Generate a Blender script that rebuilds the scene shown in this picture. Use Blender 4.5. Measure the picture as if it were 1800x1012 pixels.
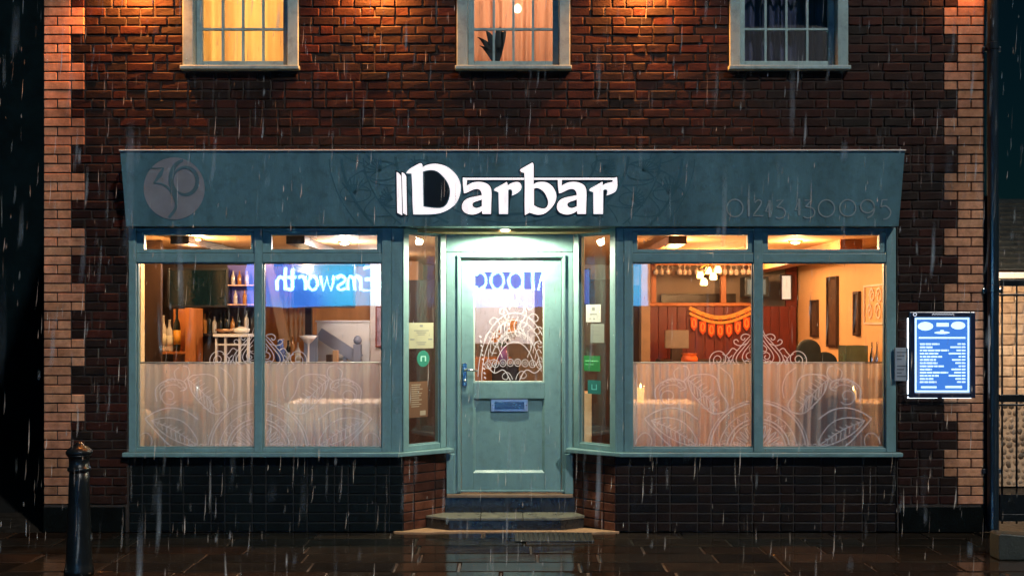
import bpy, math, random
from mathutils import Vector, Matrix

random.seed(7)
R = math.radians
scene = bpy.context.scene
for o in list(bpy.data.objects):
    bpy.data.objects.remove(o)

# ------------------------------------------------------------------ camera, sky, sun, exposure
FPX, CAMY, CAMZ, HORY = 1935.0, -9.0, 1.72, 565.0
cam_d = bpy.data.cameras.new('camera')
cam = bpy.data.objects.new('camera', cam_d)
scene.collection.objects.link(cam)
cam.location = (0, CAMY, CAMZ)
cam.rotation_euler = (R(90), 0, 0)
cam_d.sensor_width = 36
cam_d.lens = 36 * FPX / 1800
cam_d.shift_y = (HORY - 506) / 1800
cam_d.clip_end = 500
scene.camera = cam
cam_d.dof.use_dof = True
cam_d.dof.focus_distance = 9.0
cam_d.dof.aperture_fstop = 2.4

SUN_EL, SUN_AZ = 43, 33          # degrees; azimuth to the right of straight-on
world = bpy.data.worlds.new('World')
scene.world = world
world.use_nodes = True
wn, wl = world.node_tree.nodes, world.node_tree.links
sky = wn.new('ShaderNodeTexSky')
sky.sky_type = 'NISHITA'
sky.sun_disc = False
sky.sun_elevation = R(SUN_EL)
sky.sun_rotation = R(180 - SUN_AZ)
tint = wn.new('ShaderNodeMixRGB')
tint.blend_type = 'MULTIPLY'
tint.inputs[0].default_value = 1
tint.inputs[2].default_value = (0.22, 0.95, 1.0, 1)
wl.new(sky.outputs[0], tint.inputs[1])
wl.new(tint.outputs[0], wn['Background'].inputs[0])
wn['Background'].inputs[1].default_value = 0.0022

sd = bpy.data.lights.new('sun', 'SUN')
sun = bpy.data.objects.new('sun', sd)
scene.collection.objects.link(sun)
sd.energy = 1.8
sd.angle = R(1.5)
sd.color = (1.0, 0.98, 0.93)
_sv = Vector((math.sin(R(SUN_AZ)) * math.cos(R(SUN_EL)), -math.cos(R(SUN_AZ)) * math.cos(R(SUN_EL)), math.sin(R(SUN_EL))))
sun.rotation_euler = _sv.to_track_quat('Z', 'Y').to_euler()

vs = scene.view_settings
vs.view_transform = 'Standard'
vs.look = 'None'
vs.exposure = 0.0
vs.gamma = 1.0
vs.use_curve_mapping = False
scene.render.engine = 'CYCLES'
scene.cycles.use_denoising = True
scene.cycles.use_adaptive_sampling = True
scene.cycles.adaptive_threshold = 0.03
scene.cycles.adaptive_min_samples = 12
scene.cycles.max_bounces = 6
scene.cycles.diffuse_bounces = 2
scene.cycles.glossy_bounces = 3
scene.cycles.light_sampling_threshold = 0.02
scene.cycles.transparent_max_bounces = 14
scene.cycles.caustics_reflective = False
scene.cycles.caustics_refractive = False
scene.cycles.sample_clamp_indirect = 6

COL = scene.collection


def P(px, py, Y):
    """point of the place seen at this spot of the photograph, at depth Y behind the facade"""
    k = (Y - CAMY) / FPX
    return Vector(((px - 900) * k, Y, CAMZ - (py - HORY) * k))


def PX(px, Y=0.0):
    return (px - 900) * (Y - CAMY) / FPX


def PZ(py, Y=0.0):
    return CAMZ - (py - HORY) * (Y - CAMY) / FPX


# ------------------------------------------------------------------ materials
MATS = {}


def new_mat(name):
    m = bpy.data.materials.new(name)
    m.use_nodes = True
    return m, m.node_tree.nodes, m.node_tree.links, m.node_tree.nodes['Principled BSDF']


def mat(name, col, rough=0.6, metal=0.0, var=0.15, vscale=6.0, bump=0.0, bscale=60.0, rvar=0.0, coat=0.0,
        streak=False, rand=0.0, spec=0.5, col2=None, wear=0.0):
    """principled surface whose colour, gloss and relief vary with procedural noise"""
    if name in MATS:
        return MATS[name]
    m, n, l, b = new_mat(name)
    tc = n.new('ShaderNodeTexCoord')
    mp = n.new('ShaderNodeMapping')
    oi = n.new('ShaderNodeObjectInfo')
    sc = n.new('ShaderNodeVectorMath'); sc.operation = 'SCALE'
    cb = n.new('ShaderNodeCombineXYZ')
    for i in range(3):
        l.new(oi.outputs['Random'], cb.inputs[i])
    l.new(cb.outputs[0], sc.inputs[0]); sc.inputs['Scale'].default_value = 37.0
    ad = n.new('ShaderNodeVectorMath'); ad.operation = 'ADD'
    l.new(tc.outputs['Object'], ad.inputs[0]); l.new(sc.outputs[0], ad.inputs[1])
    l.new(ad.outputs[0], mp.inputs[0])
    if streak:
        mp.inputs['Scale'].default_value = (1, 1, 0.12)
    nz = n.new('ShaderNodeTexNoise')
    nz.inputs['Scale'].default_value = vscale
    nz.inputs['Detail'].default_value = 6
    nz.inputs['Roughness'].default_value = 0.65
    l.new(mp.outputs[0], nz.inputs['Vector'])
    rp = n.new('ShaderNodeValToRGB')
    rp.color_ramp.elements[0].position = 0.3
    rp.color_ramp.elements[1].position = 0.7
    c2 = col2 if col2 else col
    rp.color_ramp.elements[0].color = tuple(max(0, c * (1 - var)) for c in col) + (1,)
    rp.color_ramp.elements[1].color = tuple(min(1, c * (1 + var)) for c in c2) + (1,)
    l.new(nz.outputs[0], rp.inputs[0])
    out = rp.outputs[0]
    if rand:
        hs = n.new('ShaderNodeHueSaturation')
        mr = n.new('ShaderNodeMapRange')
        mr.inputs['To Min'].default_value = 1 - rand
        mr.inputs['To Max'].default_value = 1 + rand
        l.new(oi.outputs['Random'], mr.inputs[0])
        l.new(mr.outputs[0], hs.inputs['Value'])
        l.new(out, hs.inputs['Color'])
        out = hs.outputs[0]
    if wear:
        nw = n.new('ShaderNodeTexNoise'); nw.inputs['Scale'].default_value = 11.0; nw.inputs['Detail'].default_value = 9
        nw.inputs['Roughness'].default_value = 0.75
        l.new(ad.outputs[0], nw.inputs['Vector'])
        rw_ = n.new('ShaderNodeValToRGB')
        rw_.color_ramp.elements[0].position = 0.30; rw_.color_ramp.elements[1].position = 0.52
        rw_.color_ramp.elements[0].color = (1 - wear, 1 - wear, 1 - wear * 0.95, 1); rw_.color_ramp.elements[1].color = (1, 1, 1, 1)
        l.new(nw.outputs[0], rw_.inputs[0])
        mw = n.new('ShaderNodeMixRGB'); mw.blend_type = 'MULTIPLY'; mw.inputs[0].default_value = 1
        l.new(out, mw.inputs[1]); l.new(rw_.outputs[0], mw.inputs[2])
        out = mw.outputs[0]
    l.new(out, b.inputs['Base Color'])
    b.inputs['Metallic'].default_value = metal
    b.inputs['Roughness'].default_value = rough
    b.inputs['Specular IOR Level'].default_value = spec
    if coat:
        b.inputs['Coat Weight'].default_value = coat
        b.inputs['Coat Roughness'].default_value = 0.12
    if rvar:
        mr2 = n.new('ShaderNodeMapRange')
        mr2.inputs['From Min'].default_value = 0.3
        mr2.inputs['From Max'].default_value = 0.7
        mr2.inputs['To Min'].default_value = max(0.02, rough - rvar)
        mr2.inputs['To Max'].default_value = min(1, rough + rvar)
        l.new(nz.outputs[0], mr2.inputs[0])
        l.new(mr2.outputs[0], b.inputs['Roughness'])
    if bump:
        nb = n.new('ShaderNodeTexNoise')
        nb.inputs['Scale'].default_value = bscale
        nb.inputs['Detail'].default_value = 5
        l.new(mp.outputs[0], nb.inputs['Vector'])
        bp = n.new('ShaderNodeBump')
        bp.inputs['Strength'].default_value = bump
        bp.inputs['Distance'].default_value = 0.01
        l.new(nb.outputs[0], bp.inputs['Height'])
        l.new(bp.outputs[0], b.inputs['Normal'])
    MATS[name] = m
    return m


def emat(name, col, strength, base=(0.8, 0.8, 0.8)):
    if name in MATS:
        return MATS[name]
    m, n, l, b = new_mat(name)
    tc = n.new('ShaderNodeTexCoord')
    nz = n.new('ShaderNodeTexNoise'); nz.inputs['Scale'].default_value = 9.0
    l.new(tc.outputs['Object'], nz.inputs['Vector'])
    mr = n.new('ShaderNodeMapRange')
    mr.inputs['To Min'].default_value = strength * 0.92
    mr.inputs['To Max'].default_value = strength * 1.08
    l.new(nz.outputs[0], mr.inputs[0])
    b.inputs['Base Color'].default_value = base + (1,)
    b.inputs['Emission Color'].default_value = col + (1,)
    if name not in ('sign_blue', 'screen_blue', 'screen_white', 'edge_light'):
        m.cycles.emission_sampling = 'NONE'
    l.new(mr.outputs[0], b.inputs['Emission Strength'])
    MATS[name] = m
    return m


def brick_mat(name, ramp, attr, bump=0.5, rough=0.6, bscale=55.0):
    """fired brick: every brick its own tone, blotches, pits and a damp sheen"""
    m, n, l, b = new_mat(name)
    tc = n.new('ShaderNodeTexCoord')
    geo = n.new('ShaderNodeNewGeometry')
    if attr:
        src = n.new('ShaderNodeAttribute'); src.attribute_name = 'tint'
        val = src.outputs['Fac']
    else:
        src = n.new('ShaderNodeObjectInfo')
        val = src.outputs['Random']
    rp = n.new('ShaderNodeValToRGB')
    els = rp.color_ramp.elements
    while len(els) < len(ramp):
        els.new(0.5)
    for i, c in enumerate(ramp):
        els[i].position = i / (len(ramp) - 1)
        els[i].color = tuple(c) + (1,)
    l.new(val, rp.inputs[0])
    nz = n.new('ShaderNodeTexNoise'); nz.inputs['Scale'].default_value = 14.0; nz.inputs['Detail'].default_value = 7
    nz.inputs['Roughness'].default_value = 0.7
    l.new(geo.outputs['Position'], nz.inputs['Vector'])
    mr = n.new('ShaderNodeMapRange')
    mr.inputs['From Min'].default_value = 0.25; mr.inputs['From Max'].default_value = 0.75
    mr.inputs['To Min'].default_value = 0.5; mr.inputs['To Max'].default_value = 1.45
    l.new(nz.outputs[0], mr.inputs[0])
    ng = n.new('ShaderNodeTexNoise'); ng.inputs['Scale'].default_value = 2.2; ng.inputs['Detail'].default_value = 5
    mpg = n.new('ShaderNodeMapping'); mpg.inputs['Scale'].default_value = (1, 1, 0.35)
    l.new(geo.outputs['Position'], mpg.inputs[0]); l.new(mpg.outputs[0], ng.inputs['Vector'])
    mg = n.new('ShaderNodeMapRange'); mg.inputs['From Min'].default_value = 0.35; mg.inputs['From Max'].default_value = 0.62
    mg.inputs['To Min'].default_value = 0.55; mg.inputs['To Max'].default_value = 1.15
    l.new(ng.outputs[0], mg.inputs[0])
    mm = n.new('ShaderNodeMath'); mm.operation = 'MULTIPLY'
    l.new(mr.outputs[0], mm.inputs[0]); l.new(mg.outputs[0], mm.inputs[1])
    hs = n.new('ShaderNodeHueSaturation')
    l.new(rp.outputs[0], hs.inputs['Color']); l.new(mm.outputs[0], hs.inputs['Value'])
    l.new(hs.outputs[0], b.inputs['Base Color'])
    b.inputs['Roughness'].default_value = rough
    b.inputs['Specular IOR Level'].default_value = 0.14
    nb = n.new('ShaderNodeTexNoise'); nb.inputs['Scale'].default_value = bscale; nb.inputs['Detail'].default_value = 6
    l.new(geo.outputs['Position'], nb.inputs['Vector'])
    bp = n.new('ShaderNodeBump'); bp.inputs['Strength'].default_value = bump; bp.inputs['Distance'].default_value = 0.006
    l.new(nb.outputs[0], bp.inputs['Height']); l.new(bp.outputs[0], b.inputs['Normal'])
    MATS[name] = m
    return m


def glass_mat(name, tintc=(0.97, 0.985, 0.98), f0=0.08, rough=0.0):
    m, n, l, b = new_mat(name)
    n.remove(b)
    lw = n.new('ShaderNodeLayerWeight'); lw.inputs['Blend'].default_value = 0.5
    pw = n.new('ShaderNodeMath'); pw.operation = 'POWER'; pw.inputs[1].default_value = 5
    l.new(lw.outputs['Facing'], pw.inputs[0])
    mr = n.new('ShaderNodeMapRange'); mr.inputs['To Min'].default_value = f0; mr.inputs['To Max'].default_value = 0.95
    l.new(pw.outputs[0], mr.inputs[0])
    tr = n.new('ShaderNodeBsdfTransparent'); tr.inputs[0].default_value = tintc + (1,)
    gl = n.new('ShaderNodeBsdfGlossy'); gl.inputs['Roughness'].default_value = rough
    tc = n.new('ShaderNodeTexCoord')
    nz = n.new('ShaderNodeTexNoise'); nz.inputs['Scale'].default_value = 1.9
    l.new(tc.outputs['Object'], nz.inputs['Vector'])
    bp = n.new('ShaderNodeBump'); bp.inputs['Strength'].default_value = 0.012; bp.inputs['Distance'].default_value = 0.06
    l.new(nz.outputs[0], bp.inputs['Height']); l.new(bp.outputs[0], gl.inputs['Normal'])
    mx = n.new('ShaderNodeMixShader')
    l.new(mr.outputs[0], mx.inputs[0]); l.new(tr.outputs[0], mx.inputs[1]); l.new(gl.outputs[0], mx.inputs[2])
    l.new(mx.outputs[0], n['Material Output'].inputs[0])
    MATS[name] = m
    return m


def cloth_mat(name, col, trans=0.3, translu=0.6, var=0.15, vscale=30, col2=None):
    """woven voile: part see-through, part light passing, part front colour"""
    m, n, l, b = new_mat(name)
    n.remove(b)
    tc = n.new('ShaderNodeTexCoord')
    mp = n.new('ShaderNodeMapping'); mp.inputs['Scale'].default_value = (1, 1, 0.06)
    l.new(tc.outputs['Object'], mp.inputs[0])
    nz = n.new('ShaderNodeTexNoise'); nz.inputs['Scale'].default_value = vscale; nz.inputs['Detail'].default_value = 5
    l.new(mp.outputs[0], nz.inputs['Vector'])
    rp = n.new('ShaderNodeValToRGB')
    c2 = col2 or col
    rp.color_ramp.elements[0].position = 0.3; rp.color_ramp.elements[1].position = 0.7
    rp.color_ramp.elements[0].color = tuple(c * (1 - var) for c in col) + (1,)
    rp.color_ramp.elements[1].color = tuple(min(1, c * (1 + var)) for c in c2) + (1,)
    l.new(nz.outputs[0], rp.inputs[0])
    d = n.new('ShaderNodeBsdfDiffuse'); t = n.new('ShaderNodeBsdfTranslucent'); tp = n.new('ShaderNodeBsdfTransparent')
    l.new(rp.outputs[0], d.inputs[0]); l.new(rp.outputs[0], t.inputs[0])
    m1 = n.new('ShaderNodeMixShader'); m1.inputs[0].default_value = translu
    l.new(d.outputs[0], m1.inputs[1]); l.new(t.outputs[0], m1.inputs[2])
    m2 = n.new('ShaderNodeMixShader'); m2.inputs[0].default_value = 1 - trans
    l.new(tp.outputs[0], m2.inputs[1]); l.new(m1.outputs[0], m2.inputs[2])
    l.new(m2.outputs[0], n['Material Output'].inputs[0])
    MATS[name] = m
    return m


paint = mat('teal_paint', (0.152, 0.268, 0.268), 0.42, var=0.16, vscale=4, wear=0.22, bump=0.10, bscale=160, rvar=0.1, streak=True)
paint_fascia = mat('fascia_paint', (0.10, 0.205, 0.23), 0.45, var=0.28, vscale=3.5, wear=0.3, bump=0.08, bscale=120, rvar=0.12, streak=True)
paint_sash = mat('sash_paint', (0.27, 0.38, 0.37), 0.45, var=0.2, vscale=5, wear=0.4, bump=0.06, bscale=150, streak=True)
glass = glass_mat('window_glass')
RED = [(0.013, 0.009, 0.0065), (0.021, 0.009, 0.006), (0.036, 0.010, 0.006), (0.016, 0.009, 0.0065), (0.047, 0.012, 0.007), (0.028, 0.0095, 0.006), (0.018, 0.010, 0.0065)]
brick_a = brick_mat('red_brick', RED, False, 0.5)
brick_s = brick_mat('red_brick_field', RED, True, 0.5)
QUO = [(0.30, 0.145, 0.08), (0.52, 0.245, 0.13), (0.42, 0.20, 0.105), (0.56, 0.28, 0.155), (0.46, 0.205, 0.115), (0.36, 0.175, 0.10)]
brick_q = brick_mat('buff_quoin_brick', QUO, False, 0.25, 0.6, 90)
BLK = [(0.0022, 0.005, 0.0055), (0.003, 0.006, 0.0065), (0.0026, 0.0052, 0.0055)]
brick_k = brick_mat('blackened_brick', BLK, False, 0.4, 0.6)
DRK = [(0.009, 0.0065, 0.005), (0.014, 0.008, 0.006), (0.020, 0.010, 0.007), (0.008, 0.0075, 0.0075)]
brick_d = brick_mat('dark_plinth_brick', DRK, False, 0.5, 0.5)
SPL = [(0.060, 0.022, 0.014), (0.10, 0.034, 0.020), (0.13, 0.045, 0.024), (0.03, 0.014, 0.011)]
brick_r = brick_mat('brown_return_brick', SPL, False, 0.5, 0.5)
ALY = [(0.42, 0.30, 0.20), (0.55, 0.40, 0.27), (0.36, 0.25, 0.17), (0.60, 0.46, 0.33)]
brick_y = brick_mat('pale_alley_brick', ALY, False, 0.5, 0.7)
mortar = mat('mortar', (0.030, 0.022, 0.017), 0.9, var=0.4, vscale=18, bump=0.6, bscale=120)
mortar_q = mat('quoin_mortar', (0.035, 0.026, 0.022), 0.9, var=0.3, vscale=18, bump=0.5, bscale=120)
black_iron = mat('black_iron', (0.005, 0.008, 0.010), 0.30, var=0.3, vscale=14, bump=0.25, bscale=50, spec=0.3)
pipe_mat = mat('pipe_paint', (0.008, 0.017, 0.026), 0.3, var=0.2, vscale=6, coat=0.5)
chrome = mat('polished_metal', (0.62, 0.62, 0.66), 0.18, metal=1.0, var=0.08, vscale=30)
wood_dark = mat('dark_wood', (0.035, 0.016, 0.009), 0.45, var=0.4, vscale=9, bump=0.1, bscale=40, streak=True)
wood_red = mat('red_wood', (0.15, 0.022, 0.012), 0.42, var=0.3, vscale=12, bump=0.1, bscale=40, streak=True)
wood_orange = mat('orange_wood', (0.50, 0.16, 0.035), 0.45, var=0.25, vscale=8, bump=0.08, bscale=40, streak=True)
wood_pale = mat('pale_wood', (0.55, 0.36, 0.20), 0.55, var=0.15, vscale=9, streak=True)
white_paint = mat('white_paint', (0.72, 0.70, 0.68), 0.5, var=0.06, vscale=5)
etch = cloth_mat('etched_white', (0.84, 0.84, 0.90), trans=0.25, translu=0.3, var=0.1, vscale=40)
etch_soft = cloth_mat('etched_soft', (0.90, 0.88, 0.92), trans=0.38, translu=0.2, var=0.1, vscale=40)


# ------------------------------------------------------------------ mesh building
class MB:
    def __init__(self, M=None):
        self.v, self.f, self.M = [], [], M
        self.tint = []

    def add(self, vs, fs):
        b = len(self.v)
        if self.M is not None:
            vs = [self.M @ Vector(p) for p in vs]
        self.v += [tuple(p) for p in vs]
        self.f += [tuple(b + i for i in f) for f in fs]
        return self

    def box(self, x0, x1, y0, y1, z0, z1):
        if x1 < x0: x0, x1 = x1, x0
        if y1 < y0: y0, y1 = y1, y0
        if z1 < z0: z0, z1 = z1, z0
        return self.add([(x0, y0, z0), (x1, y0, z0), (x1, y1, z0), (x0, y1, z0), (x0, y0, z1), (x1, y0, z1), (x1, y1, z1), (x0, y1, z1)],
                        [(3, 2, 1, 0), (4, 5, 6, 7), (0, 1, 5, 4), (1, 2, 6, 5), (2, 3, 7, 6), (3, 0, 4, 7)])

    def frame(self, x0, x1, z0, z1, w, y0, y1):
        self.box(x0, x0 + w, y0, y1, z0, z1)
        self.box(x1 - w, x1, y0, y1, z0, z1)
        self.box(x0 + w, x1 - w, y0, y1, z0, z0 + w)
        self.box(x0 + w, x1 - w, y0, y1, z1 - w, z1)
        return self

    def prism(self, poly, a, b, axis='z'):
        """poly in the plane across the axis, swept from a to b"""
        n = len(poly)
        def pt(p, h):
            if axis == 'z': return (p[0], p[1], h)
            if axis == 'y': return (p[0], h, p[1])
            return (h, p[0], p[1])
        vs = [pt(p, a) for p in poly] + [pt(p, b) for p in poly]
        fs = [tuple(range(n))[::-1], tuple(range(n, 2 * n))]
        fs += [(i, (i + 1) % n, n + (i + 1) % n, n + i) for i in range(n)]
        return self.add(vs, fs)

    def lathe(self, prof, cx, cy, cz=0.0, n=20, axis='z'):
        vs, fs = [], []
        for r, h in prof:
            for i in range(n):
                a = 2 * math.pi * i / n
                if axis == 'z':
                    vs.append((cx + r * math.cos(a), cy + r * math.sin(a), cz + h))
                elif axis == 'y':
                    vs.append((cx + r * math.cos(a), cy + h, cz + r * math.sin(a)))
                else:
                    vs.append((cx + h, cy + r * math.cos(a), cz + r * math.sin(a)))
        for k in range(len(prof) - 1):
            for i in range(n):
                j = (i + 1) % n
                fs.append((k * n + i, k * n + j, (k + 1) * n + j, (k + 1) * n + i))
        fs.append(tuple(range(n))[::-1])
        fs.append(tuple((len(prof) - 1) * n + i for i in range(n)))
        return self.add(vs, fs)

    def tube(self, pts, r, n=8):
        pts = [Vector(p) for p in pts]
        vs, fs = [], []
        for k, p in enumerate(pts):
            t = (pts[min(k + 1, len(pts) - 1)] - pts[max(k - 1, 0)]).normalized()
            up = Vector((0, 0, 1)) if abs(t.z) < 0.9 else Vector((1, 0, 0))
            a = t.cross(up).normalized()
            b2 = t.cross(a).normalized()
            rr = r[k] if isinstance(r, (list, tuple)) else r
            for i in range(n):
                an = 2 * math.pi * i / n
                vs.append(p + a * (rr * math.cos(an)) + b2 * (rr * math.sin(an)))
        for k in range(len(pts) - 1):
            for i in range(n):
                j = (i + 1) % n
                fs.append((k * n + i, k * n + j, (k + 1) * n + j, (k + 1) * n + i))
        fs.append(tuple(range(n))[::-1])
        fs.append(tuple((len(pts) - 1) * n + i for i in range(n)))
        return self.add(vs, fs)

    def ribbon(self, pts, w, to3, closed=False):
        """flat stroke of width w along 2-D points, mapped to the surface by to3"""
        pts = [Vector(p[:2]) for p in pts]
        n = len(pts)
        vs, fs = [], []
        for k in range(n):
            a = pts[(k - 1) % n] if closed else pts[max(k - 1, 0)]
            b = pts[(k + 1) % n] if closed else pts[min(k + 1, n - 1)]
            t = b - a
            if t.length < 1e-9: t = Vector((1, 0))
            t.normalize()
            nn = Vector((-t.y, t.x))
            ww = (w(k / max(1, n - 1)) if callable(w) else w) / 2
            vs.append(to3(*(pts[k] + nn * ww))); vs.append(to3(*(pts[k] - nn * ww)))
        m = n if closed else n - 1
        for k in range(m):
            j = (k + 1) % n
            fs.append((2 * k, 2 * j, 2 * j + 1, 2 * k + 1))
        return self.add(vs, fs)

    def mesh(self, name, smooth=False):
        me = bpy.data.meshes.new(name)
        me.from_pydata(self.v, [], self.f)
        me.update()
        if smooth:
            me.polygons.foreach_set('use_smooth', [True] * len(me.polygons))
        if self.tint:
            at = me.attributes.new('tint', 'FLOAT', 'POINT')
            at.data.foreach_set('value', self.tint)
        return me

    def build(self, name, m, parent=None, smooth=False, bevel=0.0, seg=2):
        o = obj(name, self.mesh(name, smooth), m, parent)
        if bevel:
            md = o.modifiers.new('bevel', 'BEVEL')
            md.width = bevel; md.segments = seg; md.limit_method = 'ANGLE'
            md.harden_normals = False
        return o


def wmat(o):
    w = o.matrix_basis.copy()
    if o.parent:
        w = wmat(o.parent) @ o.matrix_parent_inverse @ w
    return w


def obj(name, me, m, parent=None, loc=None, rot=None):
    o = bpy.data.objects.new(name, me)
    COL.objects.link(o)
    if m is not None:
        if len(me.materials) == 0:
            me.materials.append(m)
    if parent is not None:
        o.parent = parent
        o.matrix_parent_inverse = wmat(parent).inverted()
    if loc is not None: o.location = loc
    if rot is not None: o.rotation_euler = rot
    return o


def tag(o, label=None, cat=None, group=None, kind=None):
    if label: o['label'] = label
    if cat: o['category'] = cat
    if group: o['group'] = group
    if kind: o['kind'] = kind
    return o


def thing(name, label, cat, loc=(0, 0, 0), group=None):
    o = bpy.data.objects.new(name, None)
    COL.objects.link(o)
    o.location = loc
    o.empty_display_size = 0.1
    return tag(o, label, cat, group)


def struct(name, mb, m, smooth=False):
    return tag(mb.build(name, m, smooth=smooth), kind='structure')


def light(name, kind, loc, energy, col, parent=None, size=0.05, spot=None, blend=0.4, direction=(0, 0, -1)):
    d = bpy.data.lights.new(name, kind)
    d.energy = energy; d.color = col
    d.shadow_soft_size = size
    if kind == 'SPOT':
        d.spot_size = R(spot); d.spot_blend = blend
    o = bpy.data.objects.new(name, d)
    COL.objects.link(o)
    if parent is not None:
        o.parent = parent
        o.matrix_parent_inverse = wmat(parent).inverted()
    o.location = loc
    o.rotation_euler = (-Vector(direction)).to_track_quat('Z', 'Y').to_euler()
    return o


def spline(pts, closed=True, seg=6):
    """smooth curve through points; a point with a third value is a sharp corner"""
    n = len(pts)
    out = []
    rng = n if closed else n - 1
    def tan(i):
        if len(pts[i]) > 2 or (not closed and i in (0, n - 1)): return None
        a, b = pts[(i - 1) % n], pts[(i + 1) % n]
        return Vector((b[0] - a[0], b[1] - a[1])) * 0.5
    for i in range(rng):
        j = (i + 1) % n
        p, q = Vector(pts[i][:2]), Vector(pts[j][:2])
        d = q - p
        t0, t1 = tan(i), tan(j)
        if t0 is None and t1 is None:
            out.append(tuple(p)); continue
        L = d.length
        t0 = d if t0 is None else t0.normalized() * L
        t1 = d if t1 is None else t1.normalized() * L
        for k in range(seg):
            u = k / seg
            h = (2 * u ** 3 - 3 * u * u + 1) * p + (u ** 3 - 2 * u * u + u) * t0 + (-2 * u ** 3 + 3 * u * u) * q + (u ** 3 - u * u) * t1
            out.append((h.x, h.y))
    if not closed: out.append(tuple(pts[-1][:2]))
    return out


def circle(cx, cy, rx, ry=None, a0=0, a1=360, n=24):
    ry = rx if ry is None else ry
    return [(cx + rx * math.cos(R(a0 + (a1 - a0) * i / n)), cy - ry * math.sin(R(a0 + (a1 - a0) * i / n))) for i in range(n + 1)]


def filled(name, loops, depth, m, parent, M, offset=0.0):
    """solid letter shape: outline loops (holes allowed) swept to a depth, placed by matrix M"""
    cu = bpy.data.curves.new(name, 'CURVE')
    cu.dimensions = '2D'; cu.fill_mode = 'BOTH'
    cu.extrude = depth / 2; cu.offset = offset
    for lp in loops:
        sp = cu.splines.new('POLY')
        sp.points.add(len(lp) - 1)
        for i, p in enumerate(lp):
            sp.points[i].co = (p[0], p[1], 0, 1)
        sp.use_cyclic_u = True
    t = bpy.data.objects.new('tmp', cu)
    COL.objects.link(t)
    dg = bpy.context.evaluated_depsgraph_get()
    me = bpy.data.meshes.new_from_object(t.evaluated_get(dg))
    bpy.data.objects.remove(t)
    bpy.data.curves.remove(cu)
    me.name = name
    me.materials.clear()
    me.transform(M)
    return obj(name, me, m, parent)


# ------------------------------------------------------------------ the setting: pavement, road, far side of the street
slab_mats = [mat('wet_slab_%d' % i, c, 0.10, var=0.4, vscale=3.5, bump=0.07, bscale=24, rvar=0.085, rand=0.35, spec=0.6, coat=0.5)
             for i, c in enumerate([(0.016, 0.013, 0.009), (0.013, 0.0125, 0.010), (0.021, 0.0150, 0.010)])]
bed = MB(); bed.box(-30, 30, -2.3, 1.0, -0.2, -0.012)
pavement = struct('pavement', bed, mat('slab_bedding', (0.02, 0.016, 0.012), 0.4, var=0.3, vscale=10, bump=0.4, bscale=80, rvar=0.15))


def slab_mesh(L, D, seed):
    r = random.Random(seed)
    b = 0.011
    x, y = L / 2 - 0.006, D / 2 - 0.006
    t = [r.uniform(-0.005, 0.002) for _ in range(4)]
    mb = MB()
    mb.add([(-x, -y, -0.04), (x, -y, -0.04), (x, y, -0.04), (-x, y, -0.04),
            (-x, -y, t[0] - b), (x, -y, t[1] - b), (x, y, t[2] - b), (-x, y, t[3] - b),
            (-x + b, -y + b, t[0]), (x - b, -y + b, t[1]), (x - b, y - b, t[2]), (-x + b, y - b, t[3])],
           [(0, 1, 5, 4), (1, 2, 6, 5), (2, 3, 7, 6), (3, 0, 4, 7), (4, 5, 9, 8), (5, 6, 10, 9), (6, 7, 11, 10), (7, 4, 8, 11), (8, 9, 10, 11)])
    return mb.mesh('paving_slab')


SL = {}
yrow = 0.0
rs = random.Random(3)
for row, D in enumerate([0.24, 0.29, 0.29, 0.29, 0.30, 0.30, 0.30]):
    x = -7.2 + rs.uniform(0, 0.5)
    while x < 7.2:
        L = rs.choice([0.45, 0.6, 0.6, 0.75, 0.85])
        if not (row in (0,) and 0.02 < x + L / 2 < 0.68 and False):
            key = (L, D, rs.randrange(3))
            if key not in SL:
                SL[key] = slab_mesh(L, D, hash(key) % 1000)
                SL[key].materials.append(slab_mats[key[2]])
            obj('paving_slab', SL[key], None, pavement, (x + L / 2, yrow - D / 2, 0))
        x += L
    yrow -= D
PAVE_EDGE = yrow
kb = MB(); kb.box(-30, 30, PAVE_EDGE - 0.14, PAVE_EDGE - 0.008, -0.2, 0.0)
tag(kb.build('kerb', mat('wet_kerb', (0.06, 0.055, 0.05), 0.3, var=0.2, vscale=8, bump=0.2), bevel=0.012), kind='structure')
rd = MB(); rd.box(-60, 60, -13.0, PAVE_EDGE - 0.14, -0.3, -0.12)
struct('road', rd, mat('wet_asphalt', (0.028, 0.028, 0.03), 0.3, var=0.3, vscale=14, bump=0.6, bscale=180, rvar=0.15))
fp = MB(); fp.box(-60, 60, -40, -13.0, -0.3, -0.004)
struct('far_pavement', fp, mat('far_slabs', (0.03, 0.026, 0.022), 0.3, var=0.3, vscale=4, bump=0.2, rvar=0.12))
gb = MB(); gb.box(-90, 90, 1.0, 90, -0.4, -0.02)
struct('ground', gb, mat('yard_ground', (0.005, 0.005, 0.0045), 0.55, var=0.4, vscale=5, bump=0.4, bscale=40))

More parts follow.
